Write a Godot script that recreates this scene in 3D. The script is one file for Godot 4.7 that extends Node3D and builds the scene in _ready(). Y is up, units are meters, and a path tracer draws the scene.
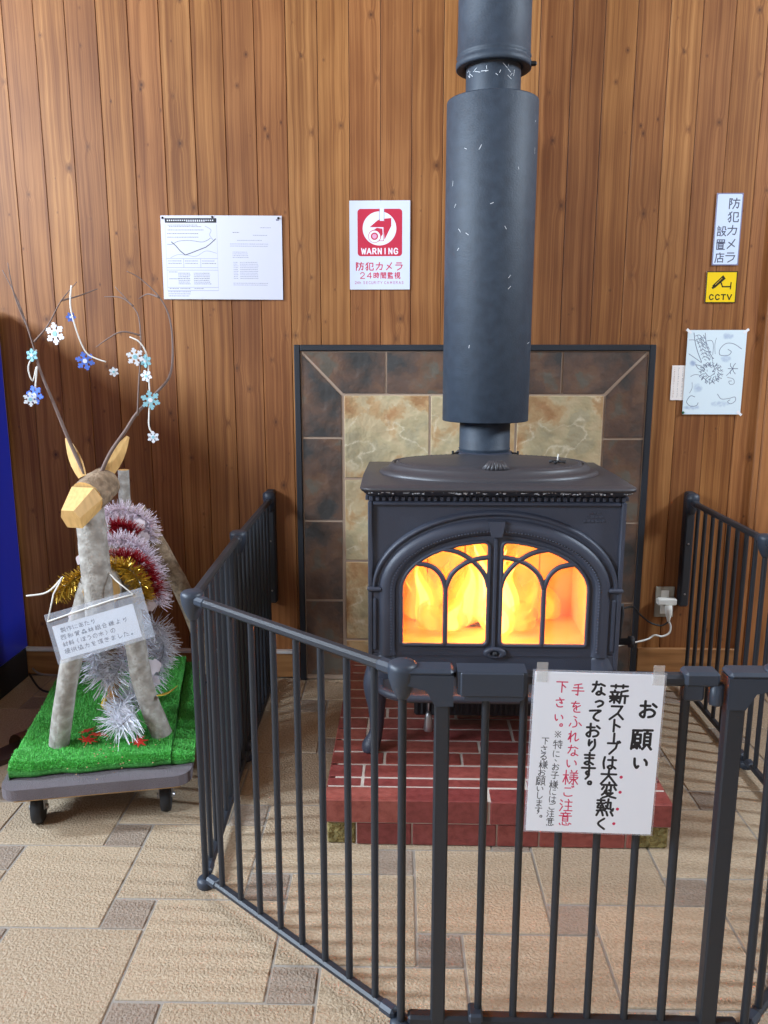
extends Node3D
# A wood stove behind a black hearth gate, with a log deer on a cart, in a hall panelled with cedar boards.
# x runs along the panelled wall, y is up, the face of the wall is z = 0 and the hall lies towards +z.

var M := {}
var rng := RandomNumberGenerator.new()
var taken := {}


func _ready() -> void:
	rng.seed = 7
	# ---------------------------------------------------------------- camera, sky, lights, exposure
	var cam := Camera3D.new()
	cam.name = "camera"
	cam.position = Vector3(0, 1.23, 2.9108)
	cam.rotation_degrees = Vector3(-11.18, 1.68, 0)
	cam.fov = 65.24
	cam.near = 0.05
	cam.far = 60.0
	add_child(cam)
	cam.current = true

	var env := Environment.new()
	env.background_mode = Environment.BG_SKY
	var sky := Sky.new()
	var ps := ProceduralSkyMaterial.new()
	ps.sky_top_color = Color(0.55, 0.66, 0.82)
	ps.sky_horizon_color = Color(0.82, 0.87, 0.93)
	ps.ground_bottom_color = Color(0.5, 0.5, 0.5)
	ps.ground_horizon_color = Color(0.75, 0.78, 0.8)
	sky.sky_material = ps
	env.sky = sky
	env.tonemap_mode = Environment.TONE_MAPPER_LINEAR
	env.tonemap_exposure = 0.95
	env.sdfgi_enabled = true
	env.ssao_enabled = true
	env.ssil_enabled = true
	var we := WorldEnvironment.new()
	we.name = "world_environment"
	we.environment = env
	add_child(we)

	var cool := Color(0.86, 0.93, 1.0)
	window_light("daylight_left_strip", Vector3(-3.97, 2.75, 3.6), Vector2(1.4, 1.1), Vector3(1, 0, 0), 36.0, cool)
	window_light("daylight_left_narrow", Vector3(-3.97, 2.75, 1.4), Vector2(0.3, 1.1), Vector3(1, 0, 0), 28.0, cool)
	window_light("daylight_right_narrow", Vector3(3.97, 3.3, 1.55), Vector2(0.36, 0.9), Vector3(-1, 0, 0), 25.0, cool)
	window_light("daylight_front", Vector3(0.9, 2.2, 6.97), Vector2(4.6, 2.4), Vector3(0, 0, -1), 2.6, cool)

	# ---------------------------------------------------------------- the place
	make_materials()
	build_room()
	build_wall_planks()
	build_floor()
	build_tile_board()
	build_hearth()
	build_stove()
	build_pipe()
	build_fence()
	build_cabinet()
	build_cart()
	build_deer()
	build_wall_papers()
	build_gate_notice()
	build_outlet()


func window_light(called: String, at: Vector3, size: Vector2, towards: Vector3, energy: float, color: Color) -> void:
	var l := AreaLight3D.new()
	l.name = called
	l.area_size = size
	l.area_normalize_energy = true
	l.light_energy = energy
	l.light_color = color
	l.shadow_enabled = true
	l.area_range = 20.0
	l.area_attenuation = 2.0
	add_child(l)
	l.look_at_from_position(at, at + towards, Vector3.UP)


# ==================================================================== helpers: nodes
func numbered(called: String) -> String:
	if not taken.has(called):
		taken[called] = 0
		return called
	taken[called] += 1
	return "%s_%03d" % [called, taken[called]]


func thing(called: String, label: String, category: String, at := Vector3.ZERO, turn := 0.0, group := "") -> Node3D:
	var o := Node3D.new()
	o.name = numbered(called)
	add_child(o)
	o.position = at
	o.rotation_degrees.y = turn
	tag(o, label, category, group)
	return o


func tag(o: Node, label: String, category: String, group := "") -> void:
	o.set_meta("label", label)
	o.set_meta("category", category)
	if group != "":
		o.set_meta("group", group)


func structure(called: String) -> Node3D:
	var o := Node3D.new()
	o.name = called
	add_child(o)
	o.set_meta("kind", "structure")
	return o


func obj(called: String, st: SurfaceTool, m: Material, parent: Node = null) -> MeshInstance3D:
	st.generate_normals()
	var mesh := st.commit()
	return inst(called, mesh, m, parent)


func inst(called: String, mesh: Mesh, m: Material, parent: Node = null) -> MeshInstance3D:
	var o := MeshInstance3D.new()
	o.mesh = mesh
	if m:
		o.material_override = m
	if parent == null:
		o.name = numbered(called)
		add_child(o)
	else:
		o.name = called
		parent.add_child(o, true)
	return o


func second_surface(o: MeshInstance3D, st: SurfaceTool, m0: Material, m1: Material) -> void:
	st.generate_normals()
	var mesh: ArrayMesh = o.mesh
	st.commit(mesh)
	o.material_override = null
	mesh.surface_set_material(0, m0)
	mesh.surface_set_material(1, m1)


# ==================================================================== helpers: shapes
func tool(smooth := true) -> SurfaceTool:
	var st := SurfaceTool.new()
	st.begin(Mesh.PRIMITIVE_TRIANGLES)
	st.set_smooth_group(0 if smooth else -1)
	return st


func tri(st: SurfaceTool, a: Vector3, b: Vector3, c: Vector3) -> void:
	st.add_vertex(a)
	st.add_vertex(b)
	st.add_vertex(c)


func quad(st: SurfaceTool, a: Vector3, b: Vector3, c: Vector3, d: Vector3) -> void:
	tri(st, a, b, c)
	tri(st, a, c, d)


func tri_out(st: SurfaceTool, a: Vector3, b: Vector3, c: Vector3, mid: Vector3) -> void:
	if (c - a).cross(b - a).dot((a + b + c) / 3.0 - mid) < 0:
		tri(st, a, c, b)
	else:
		tri(st, a, b, c)


func quad_out(st: SurfaceTool, a: Vector3, b: Vector3, c: Vector3, d: Vector3, mid: Vector3) -> void:
	tri_out(st, a, b, c, mid)
	tri_out(st, a, c, d, mid)


# a box with chamfered edges
func cbox(st: SurfaceTool, c: Vector3, s: Vector3, b := 0.0, xf := Transform3D()) -> void:
	var h := s / 2.0
	var p := {}
	for sx in [-1, 1]:
		for sy in [-1, 1]:
			for sz in [-1, 1]:
				var k := Vector3i(sx, sy, sz)
				var full := Vector3(sx * h.x, sy * h.y, sz * h.z)
				var ins := Vector3(sx * (h.x - b), sy * (h.y - b), sz * (h.z - b))
				p[k] = [xf * (c + Vector3(full.x, ins.y, ins.z)), xf * (c + Vector3(ins.x, full.y, ins.z)), xf * (c + Vector3(ins.x, ins.y, full.z))]
	var mid := xf * c
	for s1 in [-1, 1]:
		quad_out(st, p[Vector3i(s1, -1, -1)][0], p[Vector3i(s1, 1, -1)][0], p[Vector3i(s1, 1, 1)][0], p[Vector3i(s1, -1, 1)][0], mid)
		quad_out(st, p[Vector3i(-1, s1, -1)][1], p[Vector3i(1, s1, -1)][1], p[Vector3i(1, s1, 1)][1], p[Vector3i(-1, s1, 1)][1], mid)
		quad_out(st, p[Vector3i(-1, -1, s1)][2], p[Vector3i(1, -1, s1)][2], p[Vector3i(1, 1, s1)][2], p[Vector3i(-1, 1, s1)][2], mid)
	if b <= 0.0:
		return
	for s1 in [-1, 1]:
		for s2 in [-1, 1]:
			quad_out(st, p[Vector3i(s1, s2, -1)][0], p[Vector3i(s1, s2, 1)][0], p[Vector3i(s1, s2, 1)][1], p[Vector3i(s1, s2, -1)][1], mid)
			quad_out(st, p[Vector3i(s1, -1, s2)][0], p[Vector3i(s1, 1, s2)][0], p[Vector3i(s1, 1, s2)][2], p[Vector3i(s1, -1, s2)][2], mid)
			quad_out(st, p[Vector3i(-1, s1, s2)][1], p[Vector3i(1, s1, s2)][1], p[Vector3i(1, s1, s2)][2], p[Vector3i(-1, s1, s2)][2], mid)
			for s3 in [-1, 1]:
				var q: Array = p[Vector3i(s1, s2, s3)]
				tri_out(st, q[0], q[1], q[2], mid)


func box_part(called: String, c: Vector3, s: Vector3, b: float, m: Material, parent: Node = null) -> MeshInstance3D:
	var st := tool(false)
	cbox(st, c, s, b)
	return obj(called, st, m, parent)


func loft(st: SurfaceTool, rings: Array, closed := true) -> void:
	for i in rings.size() - 1:
		var a: PackedVector3Array = rings[i]
		var b: PackedVector3Array = rings[i + 1]
		var n := a.size()
		for k in (n if closed else n - 1):
			var k2 := (k + 1) % n
			quad(st, a[k], a[k2], b[k2], b[k])


func fan(st: SurfaceTool, ring: PackedVector3Array, flip := false) -> void:
	var c := Vector3.ZERO
	for v in ring:
		c += v
	c /= ring.size()
	for k in ring.size():
		var k2 := (k + 1) % ring.size()
		if flip:
			tri(st, c, ring[k2], ring[k])
		else:
			tri(st, c, ring[k], ring[k2])


func tube_rings(pts: Array, radii: Array, sides: int, wobble := 0.0) -> Array:
	var rings := []
	var side := Vector3.ZERO
	for i in pts.size():
		var p: Vector3 = pts[i]
		var t: Vector3 = (pts[mini(i + 1, pts.size() - 1)] - pts[maxi(i - 1, 0)])
		t = t.normalized()
		if side == Vector3.ZERO:
			side = t.cross(Vector3.UP if absf(t.y) < 0.9 else Vector3.RIGHT).normalized()
		side = (side - t * side.dot(t)).normalized()
		var up := t.cross(side)
		var r: float = radii[i] if i < radii.size() else radii[radii.size() - 1]
		var ring := PackedVector3Array()
		for k in sides:
			var a := TAU * k / sides
			var rr := r * (1.0 + wobble * rng.randf_range(-1, 1))
			ring.append(p + (side * cos(a) + up * sin(a)) * rr)
		rings.append(ring)
	return rings


func tube(st: SurfaceTool, pts: Array, radii: Array, sides := 8, caps := true) -> void:
	var rings := tube_rings(pts, radii, sides)
	loft(st, rings)
	if caps:
		fan(st, rings[0], true)
		fan(st, rings[rings.size() - 1])


func smooth_path(pts: Array, sub := 5) -> Array:
	var out := []
	for i in pts.size() - 1:
		var p0 = pts[maxi(i - 1, 0)]
		var p1 = pts[i]
		var p2 = pts[i + 1]
		var p3 = pts[mini(i + 2, pts.size() - 1)]
		for k in sub:
			var t := float(k) / sub
			out.append(0.5 * ((2.0 * p1) + (p2 - p0) * t + (2.0 * p0 - 5.0 * p1 + 4.0 * p2 - p3) * t * t + (3.0 * p1 - p0 - 3.0 * p2 + p3) * t * t * t))
	out.append(pts[pts.size() - 1])
	return out


func smooth_radii(r: Array, sub := 5) -> Array:
	var out := []
	for i in r.size() - 1:
		for k in sub:
			out.append(lerpf(r[i], r[i + 1], float(k) / sub))
	out.append(r[r.size() - 1])
	return out


# profile of [radius, height] turned about y; sx and sz make it oval
func lathe(st: SurfaceTool, prof: Array, sides: int, at := Vector3.ZERO, sx := 1.0, sz := 1.0) -> void:
	var rings := []
	for p in prof:
		var ring := PackedVector3Array()
		for k in sides:
			var a := TAU * k / sides
			ring.append(at + Vector3(cos(a) * p[0] * sx, p[1], sin(a) * p[0] * sz))
		rings.append(ring)
	for i in rings.size() - 1:
		for k in sides:
			var k2 := (k + 1) % sides
			quad(st, rings[i][k], rings[i][k2], rings[i + 1][k2], rings[i + 1][k])


# polygon in x and y pushed out along z
func extrude(st: SurfaceTool, poly: PackedVector2Array, z0: float, z1: float, xf := Transform3D()) -> void:
	var idx := Geometry2D.triangulate_polygon(poly)
	for i in range(0, idx.size(), 3):
		var a := poly[idx[i]]
		var b := poly[idx[i + 1]]
		var c := poly[idx[i + 2]]
		var far_back := xf * Vector3(a.x, a.y, z0 - 10.0)
		tri_out(st, xf * Vector3(a.x, a.y, z1), xf * Vector3(b.x, b.y, z1), xf * Vector3(c.x, c.y, z1), far_back)
		var far_front := xf * Vector3(a.x, a.y, z1 + 10.0)
		tri_out(st, xf * Vector3(a.x, a.y, z0), xf * Vector3(b.x, b.y, z0), xf * Vector3(c.x, c.y, z0), far_front)
	var turn := -1.0 if Geometry2D.is_polygon_clockwise(poly) else 1.0
	for i in poly.size():
		var a := poly[i]
		var b := poly[(i + 1) % poly.size()]
		var inward := Vector2(-(b - a).y, (b - a).x) * turn
		var inside := xf * Vector3((a.x + b.x) / 2 + inward.x, (a.y + b.y) / 2 + inward.y, (z0 + z1) / 2)
		quad_out(st, xf * Vector3(a.x, a.y, z0), xf * Vector3(b.x, b.y, z0), xf * Vector3(b.x, b.y, z1), xf * Vector3(a.x, a.y, z1), inside)


func arch(a: float, b: float, spring: float, bottom: float, n := 40) -> PackedVector2Array:
	var out := PackedVector2Array()
	for i in 6:
		out.append(Vector2(-a, lerpf(bottom, spring, i / 6.0)))
	for i in n + 1:
		var t := PI - PI * i / n
		out.append(Vector2(cos(t) * a, spring + sin(t) * b))
	for i in 6:
		out.append(Vector2(a, lerpf(spring, bottom, (i + 1) / 6.0)))
	return out


# a moulding between two arches: profile of [share of the way from outer to inner, z]
func arch_band(st: SurfaceTool, outer: PackedVector2Array, inner: PackedVector2Array, prof: Array) -> void:
	var rings := []
	for i in outer.size():
		var ring := PackedVector3Array()
		for p in prof:
			var q := outer[i].lerp(inner[i], p[0])
			ring.append(Vector3(q.x, q.y, p[1]))
		rings.append(ring)
	loft(st, rings, false)


# ==================================================================== helpers: materials
func mat(c: Color, rough := 0.7, spec := 0.5) -> StandardMaterial3D:
	var m := StandardMaterial3D.new()
	m.albedo_color = c
	m.roughness = rough
	m.metallic_specular = spec
	return m


func c8(r: int, g: int, b: int) -> Color:
	return Color8(r, g, b)


func noise_tex(sd: int, freq: float, size := 512, normal := false, bump := 4.0, kind := FastNoiseLite.TYPE_SIMPLEX, octaves := 4) -> NoiseTexture2D:
	var n := FastNoiseLite.new()
	n.seed = sd
	n.noise_type = kind
	n.frequency = freq
	n.fractal_octaves = octaves
	var t := NoiseTexture2D.new()
	t.width = size
	t.height = size
	t.seamless = true
	t.noise = n
	if normal:
		t.as_normal_map = true
		t.bump_strength = bump
	return t


func ramp_tex(sd: int, freq: float, stops: Array, size := 512, warp := 0.0, octaves := 5) -> NoiseTexture2D:
	var t := noise_tex(sd, freq, size, false, 4.0, FastNoiseLite.TYPE_SIMPLEX, octaves)
	if warp > 0.0:
		var n: FastNoiseLite = t.noise
		n.domain_warp_enabled = true
		n.domain_warp_amplitude = warp
		n.domain_warp_frequency = freq * 0.7
	var g := Gradient.new()
	var offs := PackedFloat32Array()
	var cols := PackedColorArray()
	for s in stops:
		offs.append(s[0])
		cols.append(s[1])
	g.offsets = offs
	g.colors = cols
	t.color_ramp = g
	return t


func tri_mat(m: StandardMaterial3D, scale: float, world := false) -> StandardMaterial3D:
	m.uv1_triplanar = true
	m.uv1_world_triplanar = world
	m.uv1_scale = Vector3.ONE * scale
	return m


func bump(m: StandardMaterial3D, t: Texture2D, amount := 1.0) -> StandardMaterial3D:
	m.normal_enabled = true
	m.normal_texture = t
	m.normal_scale = amount
	return m


func emit(c: Color, e: float) -> StandardMaterial3D:
	var m := mat(c, 1.0)
	m.emission_enabled = true
	m.emission = c
	m.emission_energy_multiplier = e
	return m


func make_materials() -> void:
	var fine := noise_tex(3, 0.08, 512, true, 3.0)
	M.iron = tri_mat(bump(mat(c8(60, 64, 77), 0.46), fine, 0.35), 5.0)
	M.iron_top = tri_mat(bump(mat(c8(62, 60, 64), 0.42), fine, 0.3), 5.0)
	M.iron_dark = mat(c8(38, 38, 42), 0.7)
	M.pipe = tri_mat(bump(mat(c8(50, 61, 74), 0.58), fine, 0.25), 3.0)
	M.pipe.albedo_texture = ramp_tex(31, 0.012, [[0.0, c8(205, 205, 210)], [0.5, c8(235, 238, 240)], [0.78, c8(255, 255, 255)], [1.0, c8(255, 255, 255)]])
	M.scuff = mat(c8(205, 208, 212), 0.8)
	M.fence = tri_mat(bump(mat(c8(38, 42, 49), 0.46), fine, 0.2), 8.0)
	M.fence_plastic = tri_mat(bump(mat(c8(48, 56, 68), 0.45), fine, 0.2), 8.0)
	M.steel = mat(c8(170, 170, 172), 0.35)
	M.steel.metallic = 0.9
	M.black = mat(c8(24, 24, 26), 0.6)
	M.rubber = mat(c8(40, 40, 42), 0.75)
	M.white_plastic = mat(c8(232, 230, 222), 0.4)
	M.grey_plate = mat(c8(168, 162, 148), 0.4)
	M.blue = mat(c8(28, 44, 160), 0.3)
	# floor
	var pebble := noise_tex(11, 0.06, 512, true, 5.0, FastNoiseLite.TYPE_SIMPLEX, 2)
	M.tile_big = []
	M.tile_small = []
	var speck := ramp_tex(12, 0.05, [[0.0, c8(222, 214, 204)], [0.5, c8(244, 240, 234)], [1.0, c8(255, 255, 255)]], 512, 0.0, 3)
	for k in 4:
		var shade: float = [1.0, 0.97, 1.02, 0.985][k]
		var a := tri_mat(bump(mat(Color(0.715, 0.64, 0.545) * shade, 0.62), pebble, 0.6), 3.4)
		a.albedo_texture = speck
		a.uv1_offset = Vector3(0.13, 0.31, 0.47) * k
		M.tile_big.append(a)
		var b := tri_mat(bump(mat(Color(0.60, 0.54, 0.485) * shade, 0.62), pebble, 0.6), 3.4)
		b.albedo_texture = speck
		b.uv1_offset = Vector3(0.23, 0.11, 0.37) * k
		M.tile_small.append(b)
	M.floor_far = tri_mat(bump(mat(Color(0.69, 0.61, 0.53), 0.65), pebble, 1.0), 3.4, true)
	M.grout = mat(c8(150, 142, 132), 0.9)
	# wall board tiles
	var relief := noise_tex(21, 0.006, 512, true, 9.0, FastNoiseLite.TYPE_SIMPLEX, 4)
	M.slate = []
	M.sand = []
	for k in 4:
		var s := tri_mat(bump(mat(Color.WHITE, 0.45), relief, 0.45), 2.9)
		s.albedo_texture = ImageTexture.create_from_image(stone_picture(100 + k, [c8(64, 62, 60), c8(84, 70, 62), c8(98, 76, 64), c8(112, 84, 66), c8(100, 92, 80)], c8(120, 112, 102), 0.25))
		s.uv1_offset = Vector3.ONE * 0.5
		M.slate.append(s)
		var d := tri_mat(bump(mat(Color.WHITE, 0.45), relief, 0.7), 2.9)
		d.albedo_texture = ImageTexture.create_from_image(stone_picture(200 + k, [c8(172, 158, 126), c8(186, 168, 130), c8(196, 174, 136), c8(188, 152, 108), c8(172, 128, 86)], c8(226, 212, 182), 0.8))
		d.uv1_offset = Vector3.ONE * 0.5
		M.sand.append(d)
	M.joint = tri_mat(mat(c8(172, 148, 128), 0.9), 2.0)
	# hearth
	M.brick = []
	var brick_tex := ramp_tex(61, 0.02, [[0.0, c8(210, 190, 190)], [0.5, c8(240, 230, 228)], [1.0, c8(255, 255, 255)]], 512, 20.0)
	for k in 5:
		var col: Color = [c8(146, 74, 68), c8(136, 66, 63), c8(154, 80, 72), c8(142, 70, 67), c8(160, 88, 78)][k]
		var b := tri_mat(bump(mat(col, 0.42), fine, 0.25), 3.0)
		b.albedo_texture = brick_tex
		b.uv1_offset = Vector3(0.3, 0.2, 0.4) * k
		M.brick.append(b)
	M.mortar = tri_mat(bump(mat(c8(196, 182, 170), 0.9), fine, 0.8), 6.0)
	M.stone = tri_mat(bump(mat(c8(150, 138, 88), 0.85), noise_tex(66, 0.03, 256, true, 10.0), 1.0), 5.0)
	M.stone.albedo_texture = ramp_tex(67, 0.02, [[0.0, c8(180, 170, 150)], [1.0, c8(255, 250, 240)]], 256)
	M.firebrick = mat(c8(240, 206, 150), 0.9)
	M.charred = mat(c8(70, 52, 42), 0.95)
	# wood, bark, turf, tinsel
	M.bark = tri_mat(bump(mat(Color.WHITE, 0.85), noise_tex(71, 0.03, 512, true, 7.0), 0.5), 4.0)
	M.bark.albedo_texture = ramp_tex(72, 0.012, [[0.0, c8(126, 118, 110)], [0.4, c8(150, 143, 134)], [0.6, c8(164, 158, 149)], [0.85, c8(186, 182, 175)], [1.0, c8(138, 128, 116)]], 512, 20.0)
	M.bark_brown = tri_mat(bump(mat(Color.WHITE, 0.85), noise_tex(71, 0.03, 512, true, 9.0), 0.7), 5.0)
	M.bark_brown.albedo_texture = ramp_tex(73, 0.014, [[0.0, c8(96, 78, 62)], [0.5, c8(146, 124, 100)], [1.0, c8(180, 158, 132)]], 512, 20.0)
	M.twig = mat(c8(122, 102, 94), 0.8)
	M.cut = tri_mat(mat(c8(232, 190, 124), 0.6), 1.0)
	M.cut.uv1_scale = Vector3(14, 3, 14)
	M.cut.albedo_texture = ramp_tex(74, 0.02, [[0.0, c8(222, 214, 200)], [0.6, c8(250, 246, 240)], [1.0, c8(255, 255, 255)]], 256)
	M.ply = tri_mat(mat(c8(206, 172, 128), 0.7), 1.0)
	M.ply.uv1_scale = Vector3(2, 40, 2)
	M.ply.albedo_texture = ramp_tex(75, 0.02, [[0.0, c8(206, 196, 184)], [0.5, c8(240, 236, 228)], [1.0, c8(255, 255, 255)]], 256)
	M.carpet = tri_mat(bump(mat(c8(112, 104, 108), 0.95), noise_tex(76, 0.12, 256, true, 8.0), 0.8), 8.0)
	M.turf = tri_mat(bump(mat(Color.WHITE, 0.9), noise_tex(81, 0.1, 512, true, 10.0), 1.0), 7.0)
	M.turf.albedo_texture = ramp_tex(82, 0.03, [[0.0, c8(52, 132, 54)], [0.5, c8(76, 170, 74)], [1.0, c8(122, 206, 104)]], 512)
	M.blade = mat(c8(92, 190, 84), 0.7)
	M.tinsel_white = mat(c8(228, 228, 236), 0.45)
	M.tinsel_pink = mat(c8(228, 214, 224), 0.5)
	M.tinsel_red = mat(c8(150, 16, 30), 0.35)
	M.tinsel_gold = mat(c8(196, 158, 56), 0.3)
	M.tinsel_gold.metallic = 0.6
	M.leaf_white = mat(c8(226, 214, 218), 0.6)
	M.leaf_red = mat(c8(196, 50, 34), 0.6)
	M.leaf_yellow = mat(c8(214, 178, 60), 0.6)
	M.fur = mat(c8(178, 124, 66), 0.9)
	M.flake_white = mat(c8(235, 240, 246), 0.4)
	M.flake_blue = mat(c8(92, 128, 226), 0.35)
	M.flake_teal = mat(c8(150, 206, 218), 0.35)
	M.string = mat(c8(226, 222, 214), 0.8)
	M.sleeve = mat(Color(0.9, 0.94, 1.0, 0.16), 0.12)
	M.sleeve.transparency = BaseMaterial3D.TRANSPARENCY_ALPHA
	M.glass = mat(Color(1.0, 0.95, 0.9, 0.06), 0.06)
	M.glass.transparency = BaseMaterial3D.TRANSPARENCY_ALPHA
	M.paper = mat(c8(240, 240, 242), 0.6)
	M.tape = mat(Color(0.92, 0.92, 0.9, 0.22), 0.15)
	M.tape.transparency = BaseMaterial3D.TRANSPARENCY_ALPHA
	M.plaster = mat(c8(128, 96, 66), 0.9)
	M.ceiling = mat(c8(140, 108, 76), 0.9)
	M.panel_dark = mat(c8(84, 52, 30), 0.9)
	M.trim = tri_mat(mat(c8(176, 118, 68), 0.55), 1.0)
	M.baseboard = tri_mat(mat(c8(172, 122, 74), 0.5), 1.0)
	for k in ["trim", "baseboard"]:
		M[k].albedo_texture = ramp_tex(77, 0.01, [[0.0, c8(196, 186, 172)], [0.5, c8(236, 230, 222)], [1.0, c8(255, 255, 255)]], 256)
	M.trim.uv1_scale = Vector3(9, 0.8, 9)
	M.baseboard.uv1_scale = Vector3(0.8, 9, 9)
	M.window_glass = mat(Color(0.9, 0.95, 1.0, 0.12), 0.03)
	M.window_glass.transparency = BaseMaterial3D.TRANSPARENCY_ALPHA
	M.frame_dark = mat(c8(62, 66, 72), 0.4)


# mottled cleft stone: clouds of colour broken by pale veins
func stone_picture(sd: int, cols: Array, vein: Color, vein_amount: float) -> Image:
	var size := 288
	var n := FastNoiseLite.new()
	n.seed = sd
	n.frequency = 0.0055
	n.fractal_octaves = 5
	n.domain_warp_enabled = true
	n.domain_warp_amplitude = 45.0
	n.domain_warp_frequency = 0.012
	var v := FastNoiseLite.new()
	v.seed = sd + 50
	v.frequency = 0.006
	v.fractal_octaves = 3
	v.domain_warp_enabled = true
	v.domain_warp_amplitude = 25.0
	v.domain_warp_frequency = 0.02
	var img := Image.create_empty(size, size, false, Image.FORMAT_RGB8)
	for y in size:
		for x in size:
			var a := clampf((n.get_noise_2d(x, y) * 1.15 + 0.5) * 4.0, 0.0, 3.999)
			var i := int(a)
			var c: Color = cols[i].lerp(cols[i + 1], smoothstep(0.0, 1.0, a - i))
			var w := pow(clampf(1.0 - absf(v.get_noise_2d(x + y * 0.6, y - x * 0.3)) * 9.0, 0.0, 1.0), 2.0)
			c = c.lerp(vein, w * vein_amount * clampf(n.get_noise_2d(x + 500, y) * 2.0 + 0.4, 0.0, 1.0))
			img.set_pixel(x, y, c)
	return img


# ==================================================================== the room
func build_room() -> void:
	var wb := structure("wall_back")
	box_part("backing", Vector3(0, 2.0, -0.10), Vector3(8.4, 4.2, 0.16), 0.0, M.panel_dark, wb)
	# side walls with a window band each, as piers, sill and head
	wall_with_window("wall_left", -4.1, [[1.25, 1.55], [2.9, 4.3]], 2.2, 3.3, M.plaster)
	wall_with_window("wall_right", 4.1, [[1.37, 1.73]], 2.85, 3.75, M.plaster)
	var wf := structure("wall_front")
	box_part("sill_wall", Vector3(0, 0.5, 7.1), Vector3(8.4, 1.0, 0.2), 0.0, M.plaster, wf)
	box_part("head_wall", Vector3(0, 3.7, 7.1), Vector3(8.4, 0.6, 0.2), 0.0, M.plaster, wf)
	box_part("pier", Vector3(-2.8, 2.2, 7.1), Vector3(2.8, 2.4, 0.2), 0.0, M.plaster, wf)
	box_part("pier", Vector3(3.7, 2.2, 7.1), Vector3(1.0, 2.4, 0.2), 0.0, M.plaster, wf)
	var wn := structure("window_1")
	box_part("pane", Vector3(0.9, 2.2, 7.08), Vector3(4.6, 2.4, 0.006), 0.0, M.window_glass, wn)
	for k in 4:
		box_part("mullion", Vector3(-1.4 + 4.6 * k / 3.0, 2.2, 7.1), Vector3(0.06, 2.4, 0.06), 0.0, M.frame_dark, wn)
	box_part("ceiling", Vector3(0, 4.1, 3.5), Vector3(8.4, 0.2, 7.4), 0.0, M.ceiling).set_meta("kind", "structure")
	# skirting and the corner post at the end of the panelled bay
	var bs := structure("baseboard_back")
	box_part("board", Vector3(-2.3, 0.055, 0.008), Vector3(3.78, 0.10, 0.016), 0.002, M.baseboard, bs)
	box_part("board", Vector3(1.06, 0.07, 0.008), Vector3(0.37, 0.135, 0.016), 0.002, M.baseboard, bs)
	var strip := box_part("cap_strip", Vector3(-2.3, 0.108, 0.012), Vector3(3.78, 0.012, 0.024), 0.002, mat(c8(206, 200, 194), 0.5), bs)
	strip.set_meta("label", "pale cap strip")
	var tr := structure("trim_1")
	box_part("edge_strip", Vector3(1.256, 2.0, 0.008), Vector3(0.022, 4.0, 0.016), 0.003, M.trim, tr)
	box_part("post", Vector3(1.35, 2.0, 0.010), Vector3(0.166, 4.0, 0.018), 0.004, M.trim, tr)


func wall_with_window(called: String, x: float, spans: Array, y0: float, y1: float, m: Material) -> void:
	var w := structure(called)
	box_part("lower_wall", Vector3(x, y0 / 2, 3.5), Vector3(0.2, y0, 7.4), 0.0, m, w)
	box_part("upper_wall", Vector3(x, (y1 + 4.0) / 2, 3.5), Vector3(0.2, 4.0 - y1, 7.4), 0.0, m, w)
	var z := -0.2
	for s in spans:
		box_part("pier", Vector3(x, (y0 + y1) / 2, (z + s[0]) / 2), Vector3(0.2, y1 - y0, s[0] - z), 0.0, m, w)
		box_part("pane", Vector3(x, (y0 + y1) / 2, (s[0] + s[1]) / 2), Vector3(0.006, y1 - y0, s[1] - s[0]), 0.0, M.window_glass, w)
		z = s[1]
	box_part("pier", Vector3(x, (y0 + y1) / 2, (z + 7.2) / 2), Vector3(0.2, y1 - y0, 7.2 - z), 0.0, m, w)


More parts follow.
